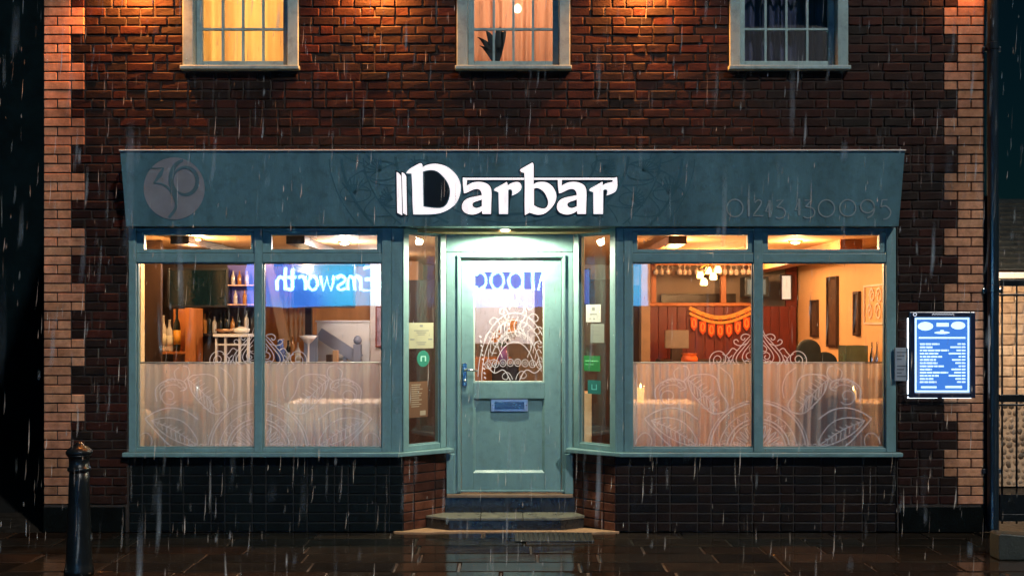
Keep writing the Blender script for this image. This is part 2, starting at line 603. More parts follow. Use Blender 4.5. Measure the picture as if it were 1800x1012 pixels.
# ------------------------------------------------------------------ the brick building
XL, XR = -3.83, 3.865
CH = 0.0752
WINX = [(PX(322), PX(525)), (PX(803), PX(1002)), (PX(1282), PX(1490))]
WZ0, WZ1 = PZ(124), 5.02
SHX0, SHX1 = -3.14, 3.15
bld = thing('brick_building', 'dark red brick building with pale buff brick corners above the shopfront', 'building', (0, 0.1, 0))
core = MB()
YF = 0.0080
for (x0, x1, z0, z1) in [(XL, SHX0, 0, 2.6), (SHX1, XR, 0, 2.6), (XL, XR, 2.6, WZ0)]:
    core.box(x0, x1, YF, 0.28, z0, z1)
xs = [XL] + [c for w in WINX for c in w] + [XR]
for i in range(0, 8, 2):
    core.box(xs[i], xs[i + 1], YF, 0.28, WZ0, WZ1)
core.box(XL, XR, YF, 0.28, WZ1, 5.9)
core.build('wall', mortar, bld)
sw = MB()
sw.box(XL, XL + 0.2, 0.281, 6.6, 0, 5.9); sw.box(XR - 0.2, XR, 0.281, 6.6, 0, 5.9); sw.box(XL + 0.2, XR - 0.2, 6.4, 6.6, 0, 5.9)
sw.build('side_wall', mat('side_brick', (0.05, 0.022, 0.015), 0.7, var=0.4, vscale=12, bump=0.5, bscale=60), bld)
rf = MB(); rf.prism([(-0.25, 5.9), (6.9, 5.9), (3.3, 8.2)], XL - 0.1, XR + 0.1, 'x')
rf.build('roof', mat('roof_tile', (0.03, 0.022, 0.02), 0.6, var=0.3, vscale=10, bump=0.6, bscale=30), bld)
pl = MB()
pl.box(XL - 0.002, SHX0 - 0.02, -0.006, YF, 0, 0.205)
pl.build('plinth_band', mat('dark_render', (0.003, 0.0045, 0.0045), 0.9, spec=0.05, var=0.4, vscale=7, bump=0.4, bscale=50), bld, bevel=0.008)
pl = MB(); pl.box(SHX1 + 0.02, XR + 0.002, -0.006, YF, 0, 0.205)
pl.build('plinth_band', mat('dark_render', (0.012, 0.012, 0.012), 0.5, var=0.4, vscale=7, bump=0.4, bscale=50), bld, bevel=0.008)


def brick_mesh(L, h, seed, rough=0.0032, rnd=0.009, depth=0.034):
    """one brick seen from its face: uneven face, rounded worn arrises, sides running into the joint"""
    r = random.Random(seed)
    nx, nz = 4, 4
    mb = MB()
    V = []
    us = [0.0, rnd * 1.3, L - rnd * 1.3, L]
    ws = [0.0, rnd * 1.1, h - rnd * 1.1, h]
    for k in range(nz):
        for i in range(nx):
            x, z = us[i] - L / 2, ws[k] - h / 2
            edge = (i in (0, nx - 1)) or (k in (0, nz - 1))
            corner = (i in (0, nx - 1)) and (k in (0, nz - 1))
            y = r.uniform(-rough, rough) * 0.8
            if edge:
                y += rnd * (1.3 if corner else 0.8)
                x += r.uniform(-1, 1) * rough * 0.9; z += r.uniform(-1, 1) * rough * 0.8
            else:
                x += r.uniform(-1, 1) * rough; z += r.uniform(-1, 1) * rough * 0.7
            if corner:
                x -= math.copysign(rnd * 0.35, x); z -= math.copysign(rnd * 0.35, z)
            V.append((x, y, z))
    F = []
    for k in range(nz - 1):
        for i in range(nx - 1):
            a = k * nx + i
            F.append((a, a + 1, a + nx + 1, a + nx))
    ring = [i for i in range(nx)] + [nx * k + nx - 1 for k in range(1, nz)] + [nx * (nz - 1) + i for i in range(nx - 2, -1, -1)] + [nx * k for k in range(nz - 2, 0, -1)]
    b = len(V)
    for i in ring:
        V.append((V[i][0], depth, V[i][2]))
    for k in range(len(ring)):
        j = (k + 1) % len(ring)
        F.append((ring[j], ring[k], b + k, b + j))
    mb.add(V, F)
    return mb


def brick_pool(lens, h, m, nvar, rough, rnd):
    d = {}
    for L in lens:
        for s in range(nvar):
            mb = brick_mesh(L - 0.010, h - 0.010, hash((round(L, 3), s)) % 9999, rough, rnd)
            me = mb.mesh('brick', False)
            me.materials.append(m)
            d[(L, s)] = (me, mb)
    return d


S, H = 0.225, 0.1125
pool_a = brick_pool([S, H, 0.17], CH, brick_a, 9, 0.0026, 0.0058)
pool_q = brick_pool([S, H], CH, brick_q, 6, 0.0010, 0.0035)
rb = random.Random(11)


def blocked(x0, x1, z):
    if z < 2.95 and x1 > SHX0 - 0.005 and x0 < SHX1 + 0.005: return True
    if WZ0 - 0.02 < z < WZ1:
        for a, b in WINX:
            if x1 > a + 0.004 and x0 < b - 0.004: return True
    return False


def cut_spans(a, b, z):
    """clear stretches of wall between openings on one course"""
    cuts = []
    if z < 2.95: cuts.append((SHX0 - 0.004, SHX1 + 0.004))
    if WZ0 - 0.02 < z < WZ1: cuts += [(p - 0.002, q + 0.002) for p, q in WINX]
    spans, x = [], a
    for p, q in sorted(cuts):
        if p > x: spans.append((x, min(p, b)))
        x = max(x, q)
    if x < b: spans.append((x, b))
    return spans


field = []      # (x centre, z centre, length key, real length)
nrows = int(5.9 / CH)
for r_ in range(3, nrows):
    zc = (r_ + 0.5) * CH
    wide = r_ % 6 < 3
    wq = S + H if wide else S
    pat = ([H, S] if r_ % 2 else [S, H]) if wide else ([S] if r_ % 2 else [H, H])
    for side in (-1, 1):
        x = XL if side < 0 else XR
        for L in pat:
            me = pool_q[(L, rb.randrange(6))][0]
            obj('quoin_brick', me, None, bld, (x + L / 2 if side < 0 else x - L / 2, -0.004 + rb.uniform(-0.0015, 0.0015), zc))
            x += L if side < 0 else -L
    for a, b in cut_spans(XL + wq, XR - wq, zc):
        x = a
        seq = r_ % 2
        first = True
        while x < b - 0.02:
            L = [S, H][seq % 2]
            if first and r_ % 2 == 0: L = 0.17
            if rb.random() < 0.12: L = 0.17
            first = False
            seq += 1
            if b - x < L + 0.06: L2 = b - x
            else: L2 = L
            field.append((x + L2 / 2, zc, L, L2))
            x += L2


def lit_score(f):
    """how plainly a brick shows in the picture: inside the frame, washed by the wall lamps first"""
    x, z = f[0], f[1]
    if z > 4.33: return -9
    return z - 0.35 * min(abs(x - c) for c in (-3.02, -1.1, 1.1))


order = sorted(field, key=lit_score, reverse=True)
near = set(id(f) for f in order[:300])
rest = MB()
for f in field:
    x, z, L, L2 = f
    v = rb.randrange(9)
    me, mb = pool_a[(L, v)]
    sx = (L2 - 0.010) / (L - 0.010)
    dy, ro = rb.uniform(-0.004, 0.003), rb.uniform(-0.02, 0.02)
    if id(f) in near:
        o = obj('brick', me, None, bld, (x, dy, z), (0, ro, 0))
        o.scale = (sx, 1, 1)
    else:
        rest.add([(x + p[0] * sx + p[2] * ro, dy + p[1], z + p[2] - p[0] * ro) for p in mb.v], mb.f)
        rest.tint += [rb.random()] * len(mb.v)
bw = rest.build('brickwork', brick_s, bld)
bw['kind'] = 'stuff'

# ------------------------------------------------------------------ sash windows of the first floor (parts of the building)
bar_m = paint_sash


def sash_window(x0, x1, key):
    w = bpy.data.objects.new('sash_window', None); COL.objects.link(w)
    w.parent = bld; w.matrix_parent_inverse = wmat(bld).inverted()
    w.location = ((x0 + x1) / 2, 0, WZ0)
    aw = 0.088
    f = MB()
    f.box(x0, x0 + aw, -0.022, 0.12, WZ0 + 0.032, WZ1); f.box(x1 - aw, x1, -0.022, 0.12, WZ0 + 0.032, WZ1)
    f.box(x0 + aw, x1 - aw, -0.022, 0.12, WZ1 - 0.09, WZ1)
    f.build('frame', paint_sash, w, bevel=0.006)
    s = MB(); s.prism([(-0.06, WZ0 - 0.002), (0.14, WZ0 - 0.002), (0.14, WZ0 + 0.038), (-0.06, WZ0 + 0.030)], x0 - 0.012, x1 + 0.012, 'x')
    s.build('sill', paint_sash, w, bevel=0.006)
    a, b = x0 + aw, x1 - aw
    zb, zm, zt = WZ0 + 0.039, WZ0 + 0.66, WZ1 - 0.091
    for (za, zz, y) in ((zb, zm, 0.062), (zm - 0.04, zt, 0.104)):
        m = MB()
        st = 0.052
        m.box(a + 0.002, a + st, y, y + 0.04, za, zz); m.box(b - st, b - 0.002, y, y + 0.04, za, zz)
        m.box(a + st, b - st, y, y + 0.04, za, za + 0.052); m.box(a + st, b - st, y, y + 0.04, zz - 0.042, zz)
        m.build('sash', paint_sash, w, bevel=0.004)
        pa, pb, pz0, pz1 = a + st, b - st, za + 0.052, zz - 0.042
        g = MB()
        for i in (1, 2, 3):
            xx = pa + (pb - pa) * i / 4
            g.box(xx - 0.0095, xx + 0.0095, y + 0.004, y + 0.034, pz0, pz1)
        zz2 = (pz0 + pz1) / 2
        for i in range(4):
            g.box(pa + (pb - pa) * i / 4 + 0.0095 * (i > 0), pa + (pb - pa) * (i + 1) / 4 - 0.0095 * (i < 3), y + 0.005, y + 0.033, zz2 - 0.009, zz2 + 0.009)
        g.build('glazing_bar', paint_sash, w)
        for i in range(4):
            for k in range(2):
                p = MB()
                p.box(pa + (pb - pa) * i / 4 + 0.004, pa + (pb - pa) * (i + 1) / 4 - 0.004, y + 0.017, y + 0.021,
                      pz0 + (pz1 - pz0) * k / 2 + 0.004, pz0 + (pz1 - pz0) * (k + 1) / 2 - 0.004)
                p.build('pane', glass, w)
    return w


for i, (a, b) in enumerate(WINX):
    sash_window(a, b, i)

# rooms behind them
room_m = [mat('room_cream', (0.70, 0.55, 0.36), 0.8, var=0.05), mat('room_peach', (0.70, 0.46, 0.32), 0.8, var=0.05), mat('room_blue', (0.06, 0.07, 0.11), 0.8, var=0.1)]


def shell(x0, x1, y0, y1, z0, z1, t=0.05):
    m = MB()
    m.box(x0 - t, x0, y0, y1, z0, z1); m.box(x1, x1 + t, y0, y1, z0, z1); m.box(x0 - t, x1 + t, y1, y1 + t, z0, z1)
    m.box(x0 - t, x1 + t, y0, y1 + t, z0 - t, z0); m.box(x0 - t, x1 + t, y0, y1 + t, z1, z1 + t)
    return m


for i, (a, b) in enumerate(WINX):
    struct('upstairs_room_wall', shell(a - 0.35, b + 0.35, 0.285, 2.4, 2.9, 5.45), room_m[i])


def drape(name, label, x0, x1, y, z0, z1, m, folds, amp, seed, cat='curtain', nx=90, nz=14, rod=None, group=None, spread=0.0):
    r = random.Random(seed)
    ph = [(r.uniform(0.6, 1.6) * folds, r.uniform(0, 6.28), r.uniform(0.3, 1)) for _ in range(4)]
    t = thing(name, label, cat, ((x0 + x1) / 2, y, z0), group)
    mb = MB()
    V, F = [], []
    for k in range(nz + 1):
        w = k / nz
        for i in range(nx + 1):
            u = i / nx
            d = sum(q * math.sin(f * u * 6.283 + p + 0.5 * math.sin(w * 2.3 + p)) for f, p, q in ph) / 2.4
            am = amp * (0.45 + 0.75 * (1 - w))
            V.append((x0 + (x1 - x0) * u + 0.012 * math.sin(9 * u + 3 * w + seed) * (1 - w), y + d * am, z0 + (z1 - z0) * w + 0.004 * math.sin(folds * u * 6.28) * (w < 0.01)))
    for k in range(nz):
        for i in range(nx):
            a = k * (nx + 1) + i
            F.append((a, a + 1, a + nx + 2, a + nx + 1))
    mb.add(V, F)
    mb.build('cloth', m, t, smooth=True)
    if rod:
        q = MB(); q.tube([(x0 - 0.01, y, z1 + 0.004), (x1 + 0.01, y, z1 + 0.004)], 0.006, 8)
        q.build('rod', rod, t, smooth=True)
    return t


yellow_cloth = cloth_mat('yellow_curtain_cloth', (0.82, 0.54, 0.24), trans=0.0, translu=0.75, var=0.2, vscale=9, col2=(0.95, 0.66, 0.30))
peach_cloth = cloth_mat('peach_curtain_cloth', (0.88, 0.50, 0.33), trans=0.16, translu=0.7, var=0.14, vscale=16)
blue_cloth = cloth_mat('blue_curtain_cloth', (0.10, 0.11, 0.20), trans=0.0, translu=0.3, var=0.35, vscale=16)
for (a, b), m, lab, nm, fo, am in ((WINX[0], yellow_cloth, 'glowing yellow drawn curtain behind the leftmost upstairs window', 'yellow_curtain', 7, 0.045),
                                   (WINX[1], peach_cloth, 'peach sheer curtain behind the middle upstairs window', 'peach_curtain', 11, 0.03),
                                   (WINX[2], blue_cloth, 'dark blue curtain behind the unlit right upstairs window', 'blue_curtain', 9, 0.05)):
    drape(nm, lab, a - 0.02, b + 0.02, 0.36, WZ0 - 0.15, WZ1 + 0.1, m, fo, am, fo, rod=wood_dark)


def pendant(name, label, p, energy, col, rad=0.05, ztop=None, cat='lamp', glow=10, shade=None, size=0.06, group=None):
    t = thing(name, label, cat, tuple(p), group)
    b = MB(); b.lathe([(rad * 0.35, rad * 1.2), (rad * 0.8, rad * 0.7), (rad, 0), (rad * 0.85, -rad * 0.6), (rad * 0.4, -rad)], p[0], p[1], p[2], 14)
    b.build('bulb', emat('bulb_%s' % name, col, glow), t, smooth=True)
    if ztop:
        c = MB(); c.tube([(p[0], p[1], p[2] + rad * 1.2), (p[0], p[1], ztop)], 0.004, 6); c.lathe([(0.04, -0.03), (0.05, 0.0)], p[0], p[1], ztop, 12)
        c.build('flex', black_iron, t)
    light('lamp_light', 'POINT', (p[0], p[1] - rad * 1.6, p[2] - rad * 1.5), energy, col, t, size)
    return t


pendant('bedroom_pendant', 'bare bulb behind the yellow curtain, hidden by its cloth', (-2.2, 1.5, 4.65), 78, (1.0, 0.66, 0.36), 0.05, 5.44)
cl = P(910, 16, 0.95)
pendant('hall_pendant', 'bright pendant bulb glowing through the peach curtain', (cl.x, 0.95, cl.z), 26, (1.0, 0.68, 0.46), 0.035, 5.44, glow=22)

# dark leafy plant on the middle window board
t = thing('window_plant', 'dark leafy house plant standing behind the middle upstairs window', 'plant', (PX(873, 0.25), 0.25, 3.8))
sh = MB(); sh.box(WINX[1][0] + 0.09, WINX[1][1] - 0.09, 0.15, 0.31, 3.785, 3.803)
sh.build('window_board', white_paint, bld)
q = MB(); q.lathe([(0.035, 0), (0.05, 0.06), (0.053, 0.065), (0.045, 0.066)], PX(873, 0.23), 0.23, 3.8035, 16)
q.build('pot', mat('clay_pot', (0.25, 0.10, 0.05), 0.7), t, smooth=True)
leaf_m = mat('dark_leaf', (0.008, 0.016, 0.018), 0.5, var=0.3)
for i, (dx, h, wd, bend) in enumerate([(-0.10, 0.25, 0.055, -0.06), (-0.06, 0.30, 0.05, -0.03), (0.02, 0.33, 0.06, 0.01), (0.05, 0.31, 0.055, 0.03), (0.0, 0.22, 0.06, -0.01), (-0.09, 0.17, 0.05, -0.05)]):
    lf = MB()
    V, F = [], []
    cx = PX(873, 0.23)
    for k in range(9):
        u = k / 8
        wdt = wd * math.sin(math.pi * min(1, 0.1 + 0.9 * u)) * 0.6 + 0.003
        xx = cx + dx * u + bend * u * u
        zz = 3.855 + h * math.sin(u * 1.45)
        yy = 0.23 + 0.02 * math.sin(i * 2 + u * 2)
        V += [(xx - wdt, yy, zz), (xx, yy - 0.008, zz + 0.004), (xx + wdt, yy, zz)]
    for k in range(8):
        a = 3 * k
        F += [(a, a + 1, a + 4, a + 3), (a + 1, a + 2, a + 5, a + 4)]
    lf.add(V, F)
    lf.build('leaf', leaf_m, t, smooth=True)

# wall lamps that wash the upper brickwork
for i, (px_, en, lab) in enumerate([(238, 330, 'left wall lamp washing the brick beside the yellow window'), (660, 310, 'wall lamp washing the brick between the yellow and peach windows'), (1128, 335, 'wall lamp washing the brick right of the peach window'), (1694, 18, 'wall lamp above the right buff brick corner')]):
    x = PX(px_)
    z = 4.57
    t = thing('wall_lamp', lab, 'wall lamp', (x, -0.02, z), 'lamps washing the upper brick wall')
    a = MB(); a.lathe([(0.05, -0.03), (0.05, 0.0), (0.03, 0.012)], x, -0.02, z + 0.22, 16, 'y'); a.tube([(x, -0.03, z + 0.22), (x, -0.08, z + 0.26), (x, -0.095, z + 0.20), (x, -0.095, z + 0.10)], 0.011, 8)
    a.build('arm', black_iron, t, smooth=True)
    a = MB(); a.lathe([(0.02, 0.10), (0.03, 0.08), (0.062, 0.0), (0.064, -0.012), (0.058, -0.010), (0.028, 0.07)], x, -0.095, z + 0.02, 20)
    a.build('lamp_shade', black_iron, t, smooth=True)
    a = MB(); a.lathe([(0.012, 0.05), (0.03, 0.02), (0.03, 0.0), (0.015, -0.02)], x, -0.095, z + 0.025, 12)
    a.build('bulb', emat('wall_bulb', (1.0, 0.45, 0.13), 8), t, smooth=True)
    light('lamp_light', 'SPOT', (x, -0.085, z - 0.01), en, (1.0, 0.29, 0.05), t, 0.025, 150, 0.7, (0, 0.2, -1))

# ------------------------------------------------------------------ the shopfront joinery
shop = thing('shopfront', 'teal painted timber shopfront with two wide windows beside a recessed door', 'shopfront', (0, 0.05, 0))
ZS, ZH = 0.655, 2.487          # top of sill, underside of fascia
CLX, CRX = -0.893, 0.850       # outer corners of the splay
BLX, BRX = -0.560, 0.522       # inner corners
YB = 0.33                      # depth of the recess
YG = 0.055


def add_pane(x0, x1, z0, z1, parent, y=YG):
    p = MB(); p.box(x0 - 0.006, x1 + 0.006, y, y + 0.006, z0 - 0.006, z1 + 0.006)
    return p.build('pane', glass, parent)


def shop_window(x0, x1, panes, lights, pil):
    zb, zt = PZ(787), PZ(461)
    f = MB()
    mx0, mx1 = panes[0][1], panes[1][0]
    zr = PZ(445)
    f.box(x0, panes[0][0], 0.0, 0.10, ZS, ZH - 0.002)                       # jambs
    f.box(panes[1][1], x1, 0.0, 0.10, ZS, ZH - 0.002)
    f.box(mx0, mx1, -0.004, 0.10, ZS, ZH - 0.002)                            # mullion
    for a, b in panes:
        f.box(a, b, 0.006, 0.098, ZS, zb)                                    # bottom rail
        f.box(a, b, 0.004, 0.098, zt, zr)                                    # transom
        f.box(a, b, 0.010, 0.098, ZH - 0.03, ZH - 0.003)                      # head
    w = f.build('shop_window', paint, shop, bevel=0.004)
    bead = MB()
    for a, b in panes:
        bead.frame(a, b, zb, zt, 0.010, 0.030, 0.050)
    bead.build('glazing_bead', paint, w, bevel=0.003)
    for (a, b), (la, lb) in zip(panes, lights):
        add_pane(a, b, zb, zt, w)
        c = MB()
        lz0, lz1 = PZ(438), PZ(413)
        c.box(a - 0.004, la, 0.018, 0.075, zr + 0.003, ZH - 0.031); c.box(lb, b + 0.004, 0.018, 0.075, zr + 0.003, ZH - 0.031)
        c.box(la, lb, 0.018, 0.075, zr + 0.003, lz0); c.box(la, lb, 0.018, 0.075, lz1, ZH - 0.029)
        c.build('fanlight_sash', paint, w, bevel=0.004)
        add_pane(la, lb, lz0, lz1, w, 0.045)
    return w


LP = [(PX(239), PX(447)), (PX(461), PX(671))]
RP = [(PX(1112), PX(1325)), (PX(1341), PX(1558))]
win_l = shop_window(PX(226), PX(688), LP, [(PX(252), PX(440)), (PX(476), PX(662))], None)
win_r = shop_window(PX(1097), PX(1575), RP, [(PX(1121), PX(1315)), (PX(1351), PX(1547))], None)
pil = MB(); pil.box(PX(688) + 0.001, CLX - 0.001, 0.008, 0.10, ZS, ZH - 0.002); pil.build('pilaster', paint, shop, bevel=0.003)
pil = MB(); pil.box(CRX + 0.001, PX(1097) - 0.001, 0.008, 0.10, ZS, ZH - 0.002); pil.build('pilaster', paint, shop, bevel=0.003)
for pts in ([(SHX0 - 0.03, -0.055), (CLX - 0.03, -0.055), (BLX + 0.075, YB - 0.075), (BLX + 0.02, YB + 0.05), (CLX + 0.02, 0.10), (SHX0 - 0.03, 0.015)],
            [(SHX1 + 0.03, -0.055), (SHX1 + 0.03, 0.015), (CRX - 0.02, 0.10), (BRX - 0.02, YB + 0.05), (BRX - 0.075, YB - 0.075), (CRX + 0.03, -0.055)]):
    s = MB(); s.prism(pts, ZS - 0.036, ZS - 0.001, 'z'); s.build('sill', paint, shop, bevel=0.006)


def side_light(A, B, name_):
    """angled window between corner A and door corner B"""
    d = Vector((B[0] - A[0], B[1] - A[1], 0)); L = d.length; d.normalize()
    nrm = Vector((-d.y, d.x, 0))
    M = Matrix(((d.x, nrm.x, 0, A[0]), (d.y, nrm.y, 0, A[1]), (0, 0, 1, 0), (0, 0, 0, 1)))
    s = 0.062
    f = MB(M)
    f.box(0.002, s, -0.005, 0.07, ZS, ZH - 0.004); f.box(L - s, L - 0.002, -0.005, 0.07, ZS, ZH - 0.004)
    f.box(s, L - s, 0.0, 0.068, ZS, ZS + 0.045); f.box(s, L - s, 0.0, 0.068, ZH - 0.042, ZH - 0.005)
    w = f.build('side_light', paint, shop, bevel=0.004)
    b2 = MB(M); b2.frame(s, L - s, ZS + 0.045, ZH - 0.042, 0.009, 0.018, 0.034); b2.build('glazing_bead', paint, w)
    p = MB(M); p.box(s - 0.004, L - s + 0.004, 0.038, 0.044, ZS + 0.04, ZH - 0.04)
    p.build('pane', glass, w)
    return M, L, s


ML, LL, SS = side_light((CLX, 0.0), (BLX, YB), 'l')
MR, LR, _ = side_light((BRX, YB), (CRX, 0.0), 'r')

# door case and door
f = MB()
YD = YB + 0.012
DX0, DX1 = PX(811, 0.38), PX(987, 0.38)
DZ0, DZ1 = PZ(861, 0.38), PZ(456, 0.38)
f.box(BLX + 0.001, DX0 - 0.004, YD, YD + 0.11, 0.262, DZ1 + 0.06)
f.box(DX1 + 0.004, BRX - 0.001, YD, YD + 0.11, 0.262, DZ1 + 0.06)
f.box(DX0 - 0.004, DX1 + 0.004, YD + 0.002, YD + 0.11, DZ1 + 0.006, DZ1 + 0.06)
f.box(BLX + 0.001, BRX - 0.001, YD - 0.008, YD + 0.11, DZ1 + 0.062, ZH - 0.004)
case = f.build('door_case', paint, shop, bevel=0.005)
st = MB(); st.frame(DX0 - 0.034, DX1 + 0.034, DZ0 - 0.01, DZ1 + 0.034, 0.018, YD - 0.012, YD - 0.001); st.build('moulding', paint, case, bevel=0.004)
bl = MB(); bl.box(BLX + 0.004, BLX + 0.075, YD - 0.022, YD - 0.001, 0.262, 0.60); bl.build('plinth_block', paint, case, bevel=0.006)
bl = MB(); bl.box(BRX - 0.075, BRX - 0.004, YD - 0.022, YD - 0.001, 0.262, 0.60); bl.build('plinth_block', paint, case, bevel=0.006)
YL = YD + 0.03
GX0, GX1, GZ0, GZ1 = PX(832, 0.38), PX(957, 0.38), PZ(672, 0.38), PZ(475, 0.38)
QX0, QX1, QZ0, QZ1 = PX(829, 0.38), PX(960, 0.38), PZ(830, 0.38), PZ(700, 0.38)
d = MB()
d.box(DX0, GX0, YL, YL + 0.045, DZ0, DZ1); d.box(GX1, DX1, YL, YL + 0.045, DZ0, DZ1)
d.box(GX0, GX1, YL, YL + 0.045, GZ1, DZ1); d.box(GX0, GX1, YL, YL + 0.045, QZ1, GZ0)
d.box(GX0, GX1, YL, YL + 0.045, DZ0, QZ0)
door = d.build('door', paint, shop, bevel=0.003)
pn = MB()
pn.box(GX0 + 0.0, GX1 - 0.0, YL + 0.022, YL + 0.04, QZ0, QZ1)
pn.build('door_panel', paint, door)
pn = MB()
iw = 0.020
for (x0, x1, z0, z1) in ((GX0, GX1, QZ0, QZ1),):
    y0, y1 = YL + 0.002, YL + 0.0215
    V = [(x0, y0, z0), (x1, y0, z0), (x1, y0, z1), (x0, y0, z1), (x0 + iw, y1, z0 + iw), (x1 - iw, y1, z0 + iw), (x1 - iw, y1, z1 - iw), (x0 + iw, y1, z1 - iw)]
    pn.add(V, [(0, 1, 5, 4), (1, 2, 6, 5), (2, 3, 7, 6), (3, 0, 4, 7)])
pn.build('panel_moulding', paint, door)
bd = MB(); bd.frame(GX0, GX1, GZ0, GZ1, 0.013, YL + 0.004, YL + 0.020); bd.build('glazing_bead', mat('bead_paint', (0.42, 0.52, 0.46), 0.4, var=0.06), door, bevel=0.003)
p = MB(); p.box(GX0 - 0.004, GX1 + 0.004, YL + 0.022, YL + 0.028, GZ0 - 0.004, GZ1 + 0.004); p.build('pane', glass, door)
lx0, lx1, lz0, lz1 = PX(863, 0.38), PX(928, 0.38), PZ(723, 0.38), PZ(701, 0.38)
lp = MB(); lp.box(lx0, lx1, YL + 0.008, YL + 0.0215, lz0, lz1); plate = lp.build('letter_plate', mat('satin_chrome', (0.60, 0.60, 0.66), 0.3, metal=0.8, var=0.08), door, bevel=0.004)
lp = MB(); lp.box(lx0 + 0.03, lx1 - 0.03, YL + 0.002, YL + 0.0075, lz0 + 0.022, lz1 - 0.022); lp.lathe([(0.005, -0.003), (0.006, 0.0)], lx0 + 0.014, YL + 0.006, (lz0 + lz1) / 2, 10, 'y'); lp.lathe([(0.005, -0.003), (0.006, 0.0)], lx1 - 0.014, YL + 0.006, (lz0 + lz1) / 2, 10, 'y')
lp.build('flap', chrome, plate, bevel=0.002)
hx, hz = PX(817, 0.38), PZ(657, 0.38)
h = MB(); h.box(hx - 0.020, hx + 0.020, YL - 0.010, YL - 0.001, hz - 0.105, hz + 0.095); hp = h.build('handle_plate', chrome, door, bevel=0.008, seg=3)
h = MB(); h.tube([(hx, YL - 0.008, hz + 0.035), (hx, YL - 0.045, hz + 0.035), (hx + 0.03, YL - 0.05, hz + 0.036), (hx + 0.115, YL - 0.048, hz + 0.030)], [0.010, 0.010, 0.010, 0.007], 10); h.lathe([(0.011, -0.006), (0.012, 0.0)], hx, YL - 0.010, hz - 0.055, 12, 'y')
h.build('handle', chrome, hp, smooth=True)
# soffit above the recess
so = MB(); so.prism([(CLX - 0.05, 0.011), (CRX + 0.05, 0.011), (BRX + 0.05, YB + 0.1), (BLX - 0.05, YB + 0.1)], ZH + 0.001, ZH + 0.03, 'z'); so.build('soffit', paint, shop)
# recessed downlight over the door
dlx, dly = PX(888, 0.09), 0.11
t = thing('downlight', 'small round lit downlight under the sign above the door', 'downlight', (dlx, dly, ZH))
a = MB(); a.lathe([(0.038, -0.010), (0.058, -0.010), (0.060, -0.002), (0.058, 0.0)], dlx, dly, ZH, 24); a.build('rim', chrome, t, smooth=True)
a = MB(); a.lathe([(0.006, -0.022), (0.026, -0.018), (0.036, -0.011)], dlx, dly, ZH, 20); a.build('lens', emat('downlight_glow', (0.95, 1.0, 0.78), 40), t, smooth=True)
light('lamp_light', 'SPOT', (dlx, dly, ZH - 0.05), 190, (1.0, 0.96, 0.68), t, 0.03, 179, 0.25)

# steps
step_m = mat('wet_step', (0.020, 0.020, 0.020), 0.3, var=0.4, vscale=9, bump=0.3, bscale=40, rvar=0.12)
tread_m = mat('wet_tread', (0.16, 0.15, 0.11), 0.35, var=0.3, vscale=9, bump=0.3, bscale=40, rvar=0.15)
steps = thing('door_steps', 'two dark worn steps with canted corners below the door', 'steps', (-0.03, 0.2, 0))
poly = [(-0.715, 0.175), (-0.52, 0.06), (0.40, 0.06), (0.60, 0.175), (0.53, 0.325), (-0.57, 0.325)]
a = MB(); a.prism(poly, 0.0, 0.085, 'z'); a.build('riser', step_m, steps, bevel=0.004)
cuts = [(-0.30), (0.06)]
pieces = [[(-0.72, 0.172), (-0.525, 0.052), (-0.262, 0.052), (-0.262, 0.325), (-0.575, 0.325)],
          [(-0.258, 0.052), (0.088, 0.052), (0.088, 0.325), (-0.258, 0.325)],
          [(0.092, 0.052), (0.405, 0.052), (0.605, 0.172), (0.535, 0.325), (0.092, 0.325)]]
for k, pp in enumerate(pieces):
    a = MB(); a.prism(pp, 0.0855, 0.107 + 0.001 * k, 'z'); a.build('tread', tread_m, steps, bevel=0.004)
a = MB(); a.box(BLX - 0.01, BRX + 0.01, 0.327, 0.50, 0.0, 0.232); a.build('upper_riser', step_m, steps, bevel=0.004)
a = MB(); a.box(BLX + 0.006, BRX - 0.006, 0.300, 0.50, 0.2325, 0.2610); a.build('threshold', mat('threshold_wood', (0.20, 0.13, 0.08), 0.4, var=0.2, vscale=12), steps, bevel=0.006)
# pale mortar fillet at the foot of the recess
fil_m = mat('sandy_mortar', (0.40, 0.22, 0.11), 0.6, var=0.3, vscale=14, bump=0.5, bscale=60)
a = MB(); a.prism([(-0.97, 0.012), (-0.92, -0.006), (-0.72, -0.028), (-0.45, 0.012), (0.35, 0.012), (0.60, -0.026), (0.80, -0.006), (0.88, 0.012), (0.6, 0.17), (-0.7, 0.17)], -0.02, 0.006, 'z')
tag(a.build('mortar_fillet', fil_m, bevel=0.003), kind='structure')

